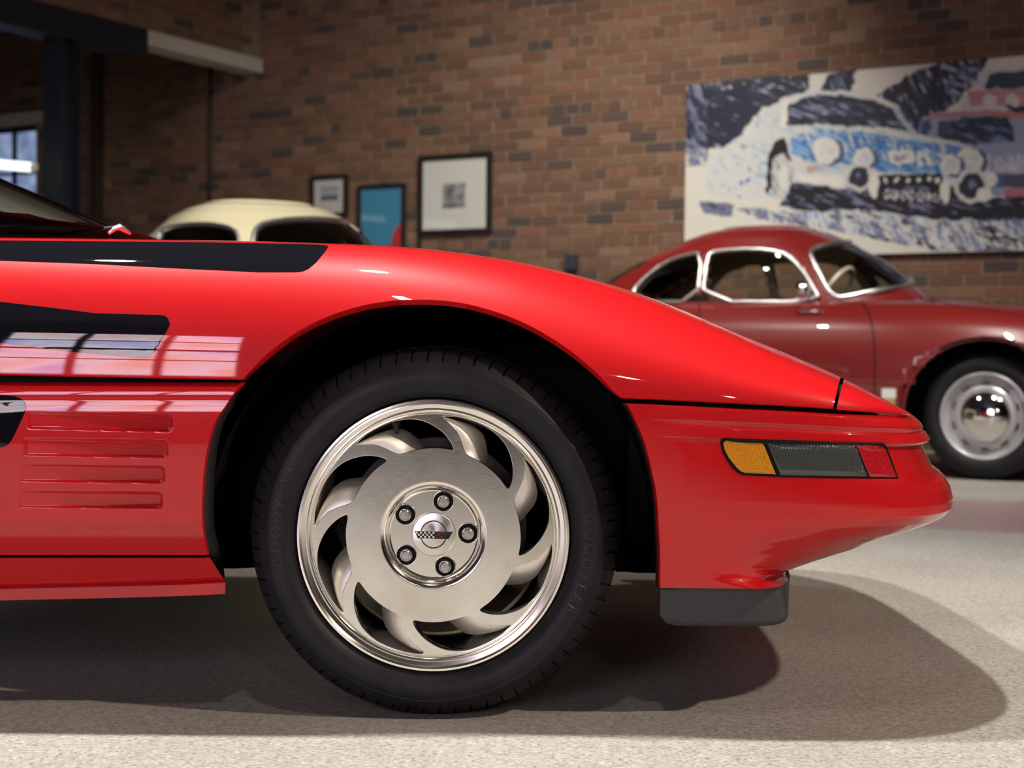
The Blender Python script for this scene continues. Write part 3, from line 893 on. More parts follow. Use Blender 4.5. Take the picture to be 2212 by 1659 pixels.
o = obj('cross_tube', *tube([Vector((P(1330, 1215, 2.95).x, 2.95, P(1330, 1222, 2.95).z)), Vector((P(1440, 1215, 2.95).x, 2.95, P(1440, 1222, 2.95).z))], 0.012, 8), M['liner'], CAR)
# ---- far side copies of the side panels
for src in (fender,):
    o = src.copy(); COL.objects.link(o)
    o.matrix_basis = Matrix.Translation((0, 2 * YC, 0)) @ Matrix.Diagonal((1, -1, 1, 1))

# ---- windscreen, cowl and wiper
m0 = P(282, 506, YC); m1 = P(-2, 384, YC + 0.03)
sl_ = (m1 - m0)
rws = []
for f in np.linspace(0, 2.6, 14):
    r = []
    for g in np.linspace(-1, 1, 25):
        hw_ = 0.60 - 0.035 * f
        r.append(m0 + sl_ * f + Vector((-0.20 * abs(g) ** 2.4, g * hw_, -0.03 * abs(g) ** 2.2)))
    rws.append(r)
V, Fc = grid(rws)
ws = obj('windscreen', V, Fc, M['windscreen'], CAR, label='steeply raked tinted windscreen')
for g in (-1, 1):
    obj('pillar', *tube([m0 + sl_ * f + Vector((-0.20, g * (0.605 - 0.035 * f), -0.03)) for f in np.linspace(-0.02, 2.6, 12)], 0.012, 8), M['black'], CAR)
c0 = m0 + Vector((-0.1, 0, 0))
cz = c0.z
rws = []
for g in np.linspace(-0.12, 1.1, 20):
    y = 3.05 + (YC - 3.05) * 2 * g
    bow = 0.10 * (1 - (2 * min(max(g, 0), 1) - 1) ** 2)
    rws.append([Vector((c0.x + bow + 0.05, y, cz - 0.006)), Vector((c0.x + bow - 0.02, y, cz - 0.002)), Vector((c0.x - 0.30, y, cz + 0.012)), Vector((c0.x - 0.7, y, cz + 0.02)), Vector((c0.x - 1.2, y, cz + 0.03))])
obj('dashboard', *grid(rws), M['black'], CAR)
w0 = P(234, 504, 3.2); w1 = P(258, 490, 3.22); w2 = P(282, 505, 3.24)
wp = obj('wiper_arm', *tube([w0, w0.lerp(w1, .6) + Vector((0, 0, .002)), w1, w1.lerp(w2, .5) + Vector((0, 0, .001)), w2], [0.004, 0.005, 0.007, 0.006, 0.003], 8), M['trim'], CAR, label='bright metal wiper arm')
obj('wiper_blade', *tube([w1, P(140, 506, 3.3), P(20, 504, 3.5)], 0.004, 6), M['black'], wp)

# ================================================================== FRONT WHEEL OF THE RED CAR
def lathe(prof, n=160, a0=0, a1=360):
    rows = []
    cl = abs(a1 - a0 - 360) < 1e-6
    for k in range(n if cl else n + 1):
        t = a0 + (a1 - a0) * k / n
        rows.append([pol(r, t, d) for (r, d) in prof])
    V, Fc = grid(rows, close_v=cl)
    return V, Fc
def flip(VF): return VF[0], [tuple(reversed(q)) for q in VF[1]]
LIP = [(292, 0.02), (297, 0.010), (297, 0.003), (294.5, -0.0008), (290, -0.0012), (287, 0.0015), (284.5, 0.0035), (276, 0.005), (274.5, 0.0025), (272, 0.001), (269, 0.0015), (267, 0.004),
       (266, 0.0065), (264.5, 0.0075), (263, 0.0055), (261.5, 0.0055), (261, 0.009), (259, 0.02), (256, 0.04), (252, 0.065), (247, 0.10), (244, 0.15), (262, 0.20), (285, 0.23)]
rim = obj('wheel_rim', *flip(lathe(LIP, 200)), M['alloy_lip'], CAR, label='polished alloy rim with eight swirling saw-blade spokes')
auto_sharp(rim, 32)
OUT = [(191, 32), (203, 34.2), (216, 37.7), (228, 41.5), (239, 45.9), (247, 49.6), (253, 53.2), (258, 58.0), (260.8, 63.0), (262, 69.0)]
RING = [(262, 75), (261.5, 81)]
INN = [(258.5, 87), (251, 84), (241, 80.6), (233, 77.8), (217, 74.5), (203, 71.8), (194, 69.9)]
DISC = [(189.5, 66.5), (189.5, 60), (190, 53), (190.3, 46), (190.5, 40), (190.0, 35.0)]
HOLE = OUT + RING + INN + DISC
def smooth_loop(pts, keep=2):
    return rounded(pts, keep)
cu = bpy.data.curves.new('face', 'CURVE'); cu.dimensions = '2D'; cu.fill_mode = 'BOTH'
cu.extrude = 0.0135; cu.bevel_depth = 0.0009; cu.bevel_resolution = 1; cu.offset = -0.0009
def spline(pts):
    s = cu.splines.new('POLY'); s.points.add(len(pts) - 1)
    for p, q in zip(s.points, pts): p.co = (q[0], q[1], 0, 1)
    s.use_cyclic_u = True
def xy(r, a): return (r * PXM * math.cos(rad(a)), r * PXM * math.sin(rad(a)))
spline([xy(264, a) for a in np.arange(0, 360, 2)])
spline([xy(117, a) for a in np.arange(0, 360, 3)])
for k in range(8):
    spline(smooth_loop([xy(r, a + 45 * k) for (r, a) in HOLE]))
co = bpy.data.objects.new('face', cu); COL.objects.link(co)
dg = bpy.context.evaluated_depsgraph_get()
me = bpy.data.meshes.new_from_object(co.evaluated_get(dg))
bpy.data.objects.remove(co)
for v in me.vertices:
    x, y, z = v.co
    v.co = HUB + Vector((x, 0.0205 - z, y))
me.materials.clear(); me.materials.append(M['alloy'])
face = obj_me('wheel_face', me, M['alloy'], rim, smooth=True, label='flat machined face with swept teeth')
auto_sharp(face, 30)
# cast flanks that fall away behind each tooth
A_ = [(189.2, 66.2), (192, 69.0), (203, 71.8), (217, 74.5), (233, 77.8), (241, 80.6), (251, 84), (258.5, 87), (262, 92)]
B_ = [(188, 52), (194, 53.5), (202, 55.5), (213, 57.8), (226, 60.5), (236, 63.3), (244, 67), (250, 73), (256, 84)]
def flank(k):
    rows = []
    for i in range(9):
        rws_ = []
        (ra, aa), (rb, ab) = A_[i], B_[i]
        for q in np.linspace(0, 1, 10):
            r = ra + (rb - ra) * q; a = aa + (ab - aa) * q + 45 * k
            d = 0.0075 + 0.008 * q + 0.034 * q ** 2.4
            rws_.append(pol(r, a, d))
        e = rws_[-1]
        rws_.append(e + Vector((0, 0.05, 0)))
        rows.append(rws_)
    return grid(rows)
for k in range(8):
    obj('spoke_flank', *flank(k), M['alloy_cast'], rim)
# hub bowl
BOWL = [(119, 0.0066), (117.5, 0.0062), (114, 0.0066), (109, 0.009), (104, 0.0135), (101, 0.0185), (99.5, 0.0205), (97, 0.0195), (95, 0.0205), (94, 0.0225), (92, 0.0225), (0.5, 0.0225)]
hubb = obj('hub_bowl', *lathe(BOWL, 120), M['alloy_lip'], rim)
hubb.data.flip_normals()
auto_sharp(hubb, 30)
for k in range(5):
    a = 2 + 72 * k
    c = pol(75.0, a, 0.0)
    def ring(prof, n=40, hexa=None):
        rows = []
        for j in range(n):
            t = 2 * math.pi * j / n
            row = []
            for (r, d, hx) in prof:
                rr = r
                if hx: rr = r * math.cos(math.pi / 6) / math.cos((t + k) % (math.pi / 3) - math.pi / 6)
                row.append(c + Vector((rr * PXM * math.cos(t), d, rr * PXM * math.sin(t))))
            rows.append(row)
        return flip(grid(rows, close_v=True))
    lr = obj('lug_seat', *ring([(23.5, 0.0226, 0), (23.0, 0.0205, 0), (21.6, 0.0205, 0), (21.3, 0.0220, 0)]), M['alloy_lip'], rim)
    obj('lug_well', *ring([(21.6, 0.0218, 0), (14, 0.0222, 0), (1, 0.0223, 0)]), M['gasket'], rim)
    nut = obj('lug_nut', *ring([(13.6, 0.0222, 0), (13.6, 0.0170, 0), (13.0, 0.0160, 0), (12.9, 0.0158, 1), (12.3, 0.0118, 1), (9.4, 0.0100, 0), (8.8, 0.0098, 0), (8.3, 0.0108, 0), (0.5, 0.0106, 0)], 48), M['steel'], rim)
    auto_sharp(nut, 28)
# centre cap with its emblem
cap = obj('centre_cap', *flip(lathe([(48.5, 0.0226), (48, 0.0185), (46.8, 0.0172), (45.5, 0.0168), (0.4, 0.0160)], 96)), M['brushed'], CAR, label='spun aluminium centre cap with flag emblem')
M['ink_red'] = mat('emblem_red', (0.55, 0.015, 0.02), 0.4)
M['ink_dkred'] = mat('emblem_dark_red', (0.022, 0.003, 0.004), 0.4)
def cap_poly(name, pts, d, mt, th=0.0004):
    c = HUB
    V = [c + Vector((x * PXM, d, y * PXM)) for x, y in pts] + [c + Vector((x * PXM, d + th, y * PXM)) for x, y in pts]
    n = len(pts)
    return obj(name, V, [tuple(range(n))] + [(i, i + n, (i + 1) % n + n, (i + 1) % n) for i in range(n)], mt, cap, smooth=False)
# circle line of the emblem
rows = []
for j in range(90):
    t = 2 * math.pi * j / 90
    rows.append([HUB + Vector((r * PXM * math.cos(t), d, r * 1.05 * PXM * math.sin(t))) for r, d in ((27.0, 0.0164), (27.2, 0.0155), (29.0, 0.0155), (29.2, 0.0164))])
obj('emblem_ring', *flip(grid(rows, close_v=True)), M['gasket'], cap)
cap_poly('emblem_flag', [(-41.5, 7.3), (-34, -8.5), (33, -9.3), (41.8, 6.2)], 0.0152, M['black_gloss'])
cap_poly('emblem_field', [(2, 6.4), (2, -8.4), (16, -8.6), (20, 5.9)], 0.0150, M['ink_dkred'])
for i in range(9):
    for j in range(3):
        if (i + j) % 2 == 0:
            x0 = -38.5 + i * 4.55; y1 = 6.0 - j * 4.7
            sk = 0.42 * (6.0 - y1)
            if x0 + 1.0 > -39 + sk * 0.9 and x0 < -1.5:
                cap_poly('emblem_check', [(x0, y1), (x0, y1 - 4.2), (x0 + 4.2, y1 - 4.2), (x0 + 4.2, y1)], 0.0150, M['white'])
bt = [(8, 0.3), (9.6, 2.6), (14, 2.6), (14.6, 4.3), (22.5, 4.1), (22.6, 2.4), (29, 2.3), (27.4, -2.5), (22.9, -2.4), (22.3, -4.4), (14.5, -4.2), (14, -2.4), (9.4, -2.2)]
pts3 = [HUB + Vector((x * PXM, 0.0149, y * PXM)) for x, y in bt]
obj('emblem_bowtie', *tube(pts3, 0.00035, 6, closed=True), M['ink_red'], cap)
# valve stem
v0 = pol(258, 109.5, 0.035)
v1 = pol(236, 110.5, 0.022)
obj('valve_stem', *tube([v0, v0.lerp(v1, .3), v0.lerp(v1, .35), v1], [0.008, 0.008, 0.0045, 0.0045], 12), M['black'], rim)
# brake disc seen through the windows
M['disc'] = mat('brake_steel', (0.10, 0.10, 0.10), 0.4, 0.9)
obj('brake_disc', *lathe([(205, 0.16), (205, 0.13), (203, 0.128), (120, 0.128), (118, 0.10), (20, 0.10)], 80), M['disc'], CAR)
rows = []
for d in (0.085, 0.10, 0.17, 0.19):
    rows.append([pol(r, t, d) for (r, t) in [(150, 150), (215, 152), (222, 180), (215, 212), (150, 212), (145, 180)]])
V, Fc = grid(rows, close_u=True); Fc.append((0, 1, 2, 3, 4, 5))
obj('brake_caliper', V, Fc, M['liner'], CAR, smooth=False)

# tyre
TP = [(292, 0.02), (297.2, 0.012), (298.5, 0.0080), (300.5, 0.0055), (302.5, 0.0035), (304, 0.0036), (306, 0.0012), (313, -0.0045), (324, -0.0105), (337, -0.0118), (348, -0.0105), (356, -0.0080), (358, -0.0088),
      (361, -0.0070), (363, -0.0048), (370, 0.0000), (378, 0.0065), (386, 0.0145), (392, 0.0225), (396.5, 0.0305), (400.5, 0.039), (404, 0.049), (407, 0.061), (409.5, 0.078), (410, 0.080), (404, 0.083), (404, 0.091), (410.5, 0.094),
      (412, 0.13), (412, 0.17), (410.5, 0.205), (405, 0.24), (396, 0.262), (376, 0.283), (345, 0.293), (310, 0.288), (292, 0.27)]
NS = 70
angs = []
for k in range(NS):
    b = 360.0 * k / NS
    w_ = 360.0 / NS
    for f, g in ((0.0, 1), (0.05, 1), (0.085, 0), (0.28, 0), (0.5, 0), (0.72, 0), (0.93, 0), (0.965, 1)):
        angs.append((b + f * w_, g))
rows = []
gz = 0.0008 - HUB.z
for (t, g) in angs:
    row = []
    for (r, d) in TP:
        gr = 0.0
        skew = 0.0
        if 377 < r and 0.006 < d < 0.09:
            gr = 7.5 * min(1, (r - 377) / 10) if g else 0
            skew = -0.9 * sstep((d - 0.01) / 0.05)
        p = pol(r - gr, t + skew, d)
        # flattened contact patch with a little bulge above it
        dz = p.z - HUB.z
        if dz < gz: p.z = HUB.z + gz
        row.append(p)
    rows.append(row)
V, Fc = grid(rows, close_v=True)
tyre = obj('tyre', *flip((V, Fc)), M['tyre'], CAR, label='black low-profile tyre with raised sidewall lettering')
auto_sharp(tyre, 38)
def side_d(r): return lerp_tab([(a, b) for a, b in TP if b < 0.03 and a >= 293][:], r)
M['tyre_text'] = mat('raised_rubber', (0.019, 0.019, 0.022), 0.42, spec=0.42)
def sidewall_text(txt, r_mid, ang_mid, size_px, track=1.0, name='lettering', lift=0.0011):
    c = bpy.data.curves.new('t', 'FONT'); c.body = txt; c.size = size_px; c.align_x = 'CENTER'; c.align_y = 'CENTER'; c.space_character = track; c.resolution_u = 3
    o = bpy.data.objects.new('t', c); COL.objects.link(o)
    dg = bpy.context.evaluated_depsgraph_get(); dg.update()
    me = bpy.data.meshes.new_from_object(o.evaluated_get(dg)); bpy.data.objects.remove(o)
    bm = bmesh.new(); bm.from_mesh(me)
    ret = bmesh.ops.extrude_face_region(bm, geom=bm.faces[:])
    for e in ret['geom']:
        if isinstance(e, bmesh.types.BMVert): e.co.z += 1.0
    for v in bm.verts:
        r = r_mid + v.co.y; t = ang_mid - math.degrees(v.co.x / r_mid)
        v.co = pol(r, t, side_d(r) - (lift if v.co.z > 0.5 else -0.001))
    bmesh.ops.recalc_face_normals(bm, faces=bm.faces)
    bm.to_mesh(me); bm.free()
    me.materials.clear(); me.materials.append(M['tyre_text'])
    return obj_me(name, me, None, tyre, smooth=False)
sidewall_text('GOODYEAR', 337, 173, 33, 1.35)
sidewall_text('GOODYEAR', 337, -10, 33, 1.35)
sidewall_text('DOT', 330, -64, 13, 1.1)
def sidewall_tick(r0, r1, a0, a1, wa=0.16):
    rows = [[pol(r, a0 + (a1 - a0) * (r - r0) / (r1 - r0) + da, side_d(r) - dd) for da, dd in ((-wa, -0.0005), (-wa * .5, 0.0007), (wa * .5, 0.0007), (wa, -0.0005))] for r in np.linspace(r0, r1, 6)]
    return flip(grid(rows))
marks = [sidewall_tick(325, 335, a + k * 0.75, a + k * 0.75) for a in (-89, -82, -74.5) for k in range(4)]
marks += [sidewall_tick(318, 356, -101 + k * 0.7, -95.5 + k * 0.7, 0.12) for k in range(7)] + [sidewall_tick(318, 350, 86 + k * 0.7, 91 + k * 0.7, 0.12) for k in range(7)]
marks += [sidewall_tick(329, 351, 86 - 1.2, 84.6, 0.12), sidewall_tick(329, 351, 68.5, 67.5, 0.12)]
obj('sidewall_marks', *merge(*marks), M['tyre_text'], tyre, kind='stuff')
def sidewall_line(r, a0, a1, wd=0.8):
    rows = [[pol(rr, t, side_d(rr) - dd) for rr, dd in ((r - wd, -0.0005), (r - wd * .5, 0.0007), (r + wd * .5, 0.0007), (r + wd, -0.0005))] for t in np.linspace(a0, a1, 40)]
    return flip(grid(rows))
obj('sidewall_ribs', *merge(sidewall_line(352, 96, 128), sidewall_line(355, 94, 131), sidewall_line(358.5, 92, 134), sidewall_line(352, 20, 62), sidewall_line(355.5, 18, 66),
    sidewall_line(354, -92, -50), sidewall_line(358, -96, -46), sidewall_line(312, -140, -100), sidewall_line(350, 62, 90, .6), sidewall_line(327, 67, 85, .6)), M['tyre_text'], tyre, kind='stuff')
# far front wheel: copies turned to the other side
MIR = Matrix.Translation((0, 2 * YC, 0)) @ Matrix.Diagonal((1, -1, 1, 1))
def copy_tree(o, parent, mirror):
    c = o.copy(); COL.objects.link(c); c.parent = parent
    if mirror: c.matrix_basis = MIR
    for ch in [x for x in bpy.data.objects if x.parent == o]:
        copy_tree(ch, c, False)
    return c
for q in (tyre, rim):
    c = q.copy(); COL.objects.link(c); c.matrix_basis = MIR

# ================================================================== ROUNDED VINTAGE COUPES
def Vx(px, py, Y, E):          # photo pixel at depth Y -> local of E
    return E.matrix_basis.inverted() @ P(px, py, Y)
def egg(xf, xr, wd, n=2.6, N=96, xw=None):
    xc = xw if xw is not None else (xf * 0.5 + xr * 0.5)
    pts = []
    for k in range(N):
        t = 2 * math.pi * k / N
        cx, sx = math.cos(t), math.sin(t)
        a = (xf - xc) if cx >= 0 else (xc - xr)
        x = xc + a * abs(cx) ** (2 / n) * (1 if cx >= 0 else -1)
        y = wd * abs(sx) ** (2 / n) * (1 if sx >= 0 else -1)
        pts.append((x, y))
    return pts
def interp_slices(tab, zs):
    cols = list(zip(*tab)); z = cols[0]
    fs = [smooth_tab(list(zip(z, c))) for c in cols[1:]]
    return [(zz, *[f(zz) for f in fs]) for zz in zs]
ROOF = [  # z, front, rear, half width
    (0.84, -0.36, -2.95, 0.665), (0.90, -0.42, -2.85, 0.655), (0.95, -0.47, -2.74, 0.64), (1.05, -0.575, -2.57, 0.605), (1.15, -0.69, -2.39, 0.57), (1.22, -0.79, -2.24, 0.53),
    (1.29, -0.92, -2.06, 0.47), (1.35, -1.04, -1.92, 0.40), (1.395, -1.17, -1.76, 0.29), (1.418, -1.32, -1.58, 0.13), (1.422, -1.43, -1.45, 0.01)]
BODY = [
    (0.19, 0.60, -3.00, 0.74), (0.24, 0.66, -3.06, 0.785), (0.34, 0.73, -3.14, 0.815), (0.46, 0.76, -3.17, 0.832), (0.56, 0.75, -3.16, 0.835), (0.66, 0.70, -3.11, 0.828), (0.75, 0.60, -3.03, 0.805), (0.82, 0.50, -2.95, 0.775),
    (0.88, 0.34, -2.86, 0.725), (0.925, 0.12, -2.80, 0.665), (0.950, -0.15, -2.75, 0.60)]
def coupe(name, label, base, rotz, paint, win_px, axle_z, mirror_ws=True, *, roof_tab=ROOF, body_tab=BODY, wheels=True, detail=True, crest_px=None):
    E = thing(name, label, 'car', base, rotz)
    MB = E.matrix_basis; MI = MB.inverted(); o_l = MI @ Vector((0, 0, H))
    def ray_l(px, py): return (MI.to_3x3() @ ray(px, py)).normalized()
    NA = 192
    # ---- cabin
    zs = list(np.linspace(roof_tab[0][0], 1.28, 60)) + [1.28 + (roof_tab[-1][0] - 1.28) * math.sin(q * math.pi / 2) for q in np.linspace(0, 1, 24)[1:]]
    rows = [[Vector((x, y, z)) for x, y in egg(xf, xr, max(wd, 0.004), 2.5, NA, xw=-1.45 + 0.0 * z)] for (z, xf, xr, wd) in interp_slices(roof_tab, zs)]
    V, Fc = grid(rows, close_u=True)
    bv = BVHTree.FromPolygons([tuple(v) for v in V], Fc)
    nwin = len(win_px)
    t_ = bv.ray_cast(Vector((-1.45, -3, 1.1)), Vector((0, 1, 0))); fsign = -1 if t_[1].y > 0 else 1
    cls = {}
    for fi, q in enumerate(Fc):
        c = sum((V[i] for i in q), Vector()) / 4
        nrm = (V[q[1]] - V[q[0]]).cross(V[q[3]] - V[q[0]])
        facing = nrm.dot(o_l - c)
        x, y = proj(MB @ c)
        for wi, (wn, poly) in enumerate(win_px):
            if facing > 0 and in_poly(x, y, poly):
                cls[fi] = wi
        if c.x < -1.9 and abs(c.y) < 0.42 and 1.00 < c.z < 1.20 and c.x < -2.05:
            cls.setdefault(fi, nwin)
    nr = len(rows)
    full = dict(cls)
    for fi, wi in list(cls.items()):
        i, j = divmod(fi, NA)
        j2 = (NA - 1 - j) % NA
        mi = i * NA + j2
        if wi < nwin and win_px[wi][0] == 'windscreen' and not mirror_ws: continue
        if mi not in full:
            full[mi] = wi if win_px and wi < nwin and win_px[wi][0] == 'windscreen' else (wi if wi == nwin else wi + 100)
    shellF = [q for fi, q in enumerate(Fc) if fi not in full]
    cab = obj('cabin', V, shellF, M[paint], E, local=True)
    sm = cab.modifiers.new('thick', 'SOLIDIFY'); sm.thickness = 0.02; sm.offset = -1
    # pale lining inside the roof
    Vi = [Vector((-1.45 + (v.x + 1.45) * 0.955, v.y * 0.95, 0.85 + (v.z - 0.85) * 0.955)) for v in V]
    obj('lining', Vi, shellF, M['beige'], E, local=True)
    keys = {}
    for fi, wi in full.items(): keys.setdefault(wi, []).append(Fc[fi])
    for wi, fl in keys.items():
        nm = 'rear_window' if wi == nwin else win_px[wi % 100][0]
        used = sorted(set(i for q in fl for i in q)); mp = {i: k for k, i in enumerate(used)}
        cen = Vector((-1.45, 0, 0.9))
        obj(nm, [V[i] + (cen - V[i]) * 0.006 for i in used], [tuple(mp[i] for i in q) for q in fl], M['glass'], E, local=True)
    # chrome round the windows
    for (wn, poly) in win_px:
        segs = [[]]
        for (x, y) in dense(rounded(poly, 1), 6):
            h = bv.ray_cast(o_l, ray_l(x, y))
            if h[0] is None or h[1].dot(ray_l(x, y)) * fsign > 0: 
                if segs[-1]: segs.append([])
                continue
            if segs[-1] and (h[0] - segs[-1][-1]).length > 0.15: segs.append([])
            segs[-1].append(h[0] + (o_l - h[0]).normalized() * 0.002)
        if len(segs) > 1 and segs[0] and segs[-1] and (segs[0][0] - segs[-1][-1]).length < 0.15:
            segs[0] = segs.pop() + segs[0]
        rr = 0.016 if wn == 'windscreen' else 0.011
        for pts in segs:
            if len(pts) < 4: continue
            cl_ = (pts[0] - pts[-1]).length < 0.06
            obj('window_trim', *tube(pts, rr, 8, closed=cl_), M['trim'], E, local=True)
            mp = [Vector((p.x, -p.y, p.z)) for p in pts]
            if wn != 'windscreen': obj('window_trim', *tube(mp, rr, 8, closed=cl_), M['black'], E, local=True)
    # ---- body
    zs = list(np.linspace(body_tab[0][0], 0.88, 46)) + list(np.linspace(0.88, body_tab[-1][0], 16))[1:]
    rows = [[Vector((x, y, z)) for x, y in egg(xf, xr, wd, 3.0, NA, xw=-1.2)] for (z, xf, xr, wd) in interp_slices(body_tab, zs)]
    V, Fc = grid(rows, close_u=True)
    bb = BVHTree.FromPolygons([tuple(v) for v in V], Fc)
    AX = [(0.0, axle_z), (-2.10, axle_z)]
    RA = 0.405
    keep = []
    for q in Fc:
        c = sum((V[i] for i in q), Vector()) / 4
        if abs(c.y) > 0.45 and any(math.hypot(c.x - ax, c.z - az) < RA for ax, az in AX) : continue
        keep.append(q)
    body = obj('body', V, keep, M[paint], E, local=True)
    sm = body.modifiers.new('thick', 'SOLIDIFY'); sm.thickness = 0.02; sm.offset = -1
    zt = rows[-1][0].z
    obj('floor_pan', [Vector((x, y * 0.96, 0.2)) for x, y in egg(0.6, -3.0, 0.72, 3, 40)], [tuple(range(39, -1, -1))], M['liner'], E, local=True, smooth=False)
    for (ax, az) in AX:
        for s in (-1, 1):
            # wheel well
            rws = [[Vector((ax + (RA + 0.01) * math.cos(rad(t)), s * y, max(0.2, az + (RA + 0.01) * math.sin(rad(t))))) for t in np.linspace(-25, 205, 40)] for y in (0.80, 0.6, 0.42)]
            V_, F_ = grid(rws); k = len(V_); V_.append(Vector((ax, s * 0.42, 0.2)))
            for j in range(39): F_.append((80 + j, 81 + j, k))
            obj('wheel_well', V_, F_, M['liner'], E, local=True)
            # arch bead
            bead = []
            for t in np.linspace(-18, 198, 50):
                h = bb.ray_cast(Vector((ax + RA * math.cos(rad(t)), s * 2.0, az + RA * math.sin(rad(t)))), Vector((0, -s, 0)))
                if h[0] is not None: bead.append(h[0])
            if len(bead) > 5: obj('arch_bead', *tube(bead, 0.010, 6), M[paint], E, local=True)
            if not wheels and s > 0: continue
            yo = 0.735
            def lt(prof, n=72):
                rr_ = [[Vector((ax + r * math.cos(2 * math.pi * j / n), s * (yo - d), az + r * math.sin(2 * math.pi * j / n))) for (r, d) in prof] for j in range(n)]
                return grid(rr_, close_v=True)
            Rt = axle_z - 0.0
            ty = obj('tyre', *lt([(0.228, 0.03), (0.232, 0.010), (0.244, 0.002), (0.268, -0.004), (0.292, 0.000), (Rt - 0.022, 0.016), (Rt - 0.008, 0.030), (Rt - 0.001, 0.055), (Rt, 0.09), (Rt - 0.002, 0.13), (Rt - 0.03, 0.16), (0.24, 0.17)]), M['tyre'], E, local=True)
            rm = obj('wheel_rim', *lt([(0.230, 0.02), (0.231, 0.008), (0.226, 0.003), (0.218, 0.004), (0.213, 0.012), (0.209, 0.030), (0.198, 0.036), (0.192, 0.046), (0.186, 0.052), (0.176, 0.048), (0.166, 0.036), (0.154, 0.024), (0.144, 0.020), (0.134, 0.024), (0.05, 0.03)]), M['silver'], E, local=True, label='silver steel wheel with slots round the hub')
            for k in range(10):
                t = 2 * math.pi * (k + .5) / 10
                cc = Vector((ax + 0.170 * math.cos(t), s * (yo - 0.040), az + 0.170 * math.sin(t)))
                tx = Vector((-math.sin(t), 0, math.cos(t))); rx = Vector((math.cos(t), 0, math.sin(t)))
                el = [cc + tx * 0.024 * math.cos(q) + rx * 0.007 * math.sin(q) + Vector((0, s * (0.004 - 0.35 * 0.007 * math.sin(q) * -1 * 0), 0)) for q in np.linspace(0, 2 * math.pi, 14)[:-1]]
                obj('slot', el + [p - Vector((0, s * 0.012, 0)) for p in el], [tuple(range(13))] + [(i, (i + 1) % 13, (i + 1) % 13 + 13, i + 13) for i in range(13)], M['liner'], rm, local=True, smooth=False)
            obj('hub_cap', *lt([(0.136, 0.030), (0.136, 0.020), (0.131, 0.012), (0.120, 0.000), (0.100, -0.014), (0.075, -0.025), (0.046, -0.032), (0.018, -0.0345), (0.001, -0.035)]), M['chrome'], E, local=True, label='domed chrome hub cap')
    def on_body(px, py, out=0.004):
        best = None
        for b in (bb, bv):
            h = b.ray_cast(o_l, ray_l(px, py))
            if h[0] is not None and (best is None or (h[0] - o_l).length < (best - o_l).length): best = h[0]
        return None if best is None else best + (o_l - best).normalized() * out
    def line(name, pts, r, mt, out=0.0, dn=5):
        q = [on_body(x, y, out) for x, y in dense(pts, dn, False)]
        q = [p for p in q if p is not None]
        if len(q) > 1: return obj(name, *tube(q, r, 6), mt, E, local=True)
    # interior: seat and steering wheel
    st = Vector((-0.95, -0.33, 0.98))
    ax_ = Vector((-0.85, 0, 0.5)).normalized(); u_ = ax_.cross(Vector((0, 1, 0))).normalized(); v_ = Vector((0, 1, 0))
    obj('steering_wheel', *tube([st + (u_ * math.cos(t) + v_ * math.sin(t)) * 0.19 for t in np.linspace(0, 2 * math.pi, 40)[:-1]], 0.013, 8, closed=True), M['ivory'], E, local=True)
    obj('steering_column', *tube([st, st - ax_ * 0.35], 0.015, 8), M['black'], E, local=True)
    for sy in (-0.33, 0.33):
        bs = [Vector((-1.62 + 0.05 * math.cos(t), sy + 0.22 * math.sin(t), 0)) for t in np.linspace(0, 2 * math.pi, 25)[:-1]]
        V_, F_ = grid([[p + Vector((-0.10 * k, 0, 0.5 + 0.45 * k)) for p in bs] for k in np.linspace(0, 1, 6)], close_u=True)
        F_.append(tuple(range(5 * 24, 6 * 24)))
        obj('seat_back', V_, F_, M['beige'], E, local=True)
    return E, line, on_body, bb, bv

# ---- maroon coupe: near front wheel stands where the photo shows it
th = rad(30.0)
Fd, Nd = Vector((math.cos(th), -math.sin(th), 0)), Vector((-math.sin(th), -math.cos(th), 0))
AXZ = 0.335
wc = P(2125, 898, 7.95)
k_ = (wc.z - AXZ)
base = Vector((wc.x, wc.y, 0)) - Nd * 0.735
WIN_R = [('quarter_window', [(1366, 629), (1395, 596), (1436, 566), (1481, 550), (1516, 545), (1505, 652), (1372, 652)]),
         ('door_window', [(1517, 652), (1527, 551), (1547, 541), (1630, 537), (1683, 543), (1714, 559), (1748, 605), (1773, 652)]),
         ('windscreen', [(1747, 545), (1766, 533), (1815, 523), (1877, 523), (1900, 528), (1925, 551), (1950, 584), (1978, 617), (1877, 629), (1836, 640), (1806, 643), (1786, 625), (1760, 570)])]
pc_, line, onb, bb_, bv_ = coupe('vintage_coupe', 'maroon rounded vintage coupe with chrome trim parked below the rally painting', base, -th, 'maroon', WIN_R, AXZ)
line('door_gap', [(1862, 655), (1878, 676), (1887, 720), (1890, 780), (1889, 850), (1886, 960)], 0.004, M['liner'], 0.0)
line('door_gap', [(1512, 655), (1508, 720), (1505, 790)], 0.004, M['liner'], 0.0)
line('hood_gap', [(1985, 640), (2060, 660), (2140, 672), (2212, 684)], 0.003, M['liner'], 0.0)
p = onb(1920, 850, 0.003)
if p is not None:
    bw = Vector((1, 0, 0)); V, Fc = box(p, (0.075, 0.006, 0.052)); V2_, F2_ = box(p - Vector((0, 0, 0.045)), (0.068, 0.006, 0.042))
    bd = obj('badge', V, Fc, M['white'], pc_, smooth=False, local=True, label='small cream and gold badge on the wing')
    M['gold'] = mat('gold_enamel', (0.42, 0.33, 0.10), 0.35)
    obj('badge_shield', V2_, F2_, M['gold'], bd, smooth=False, local=True)
q = [onb(x, y, 0.02) for x, y in ((1758, 655), (1748, 640), (1740, 628))]
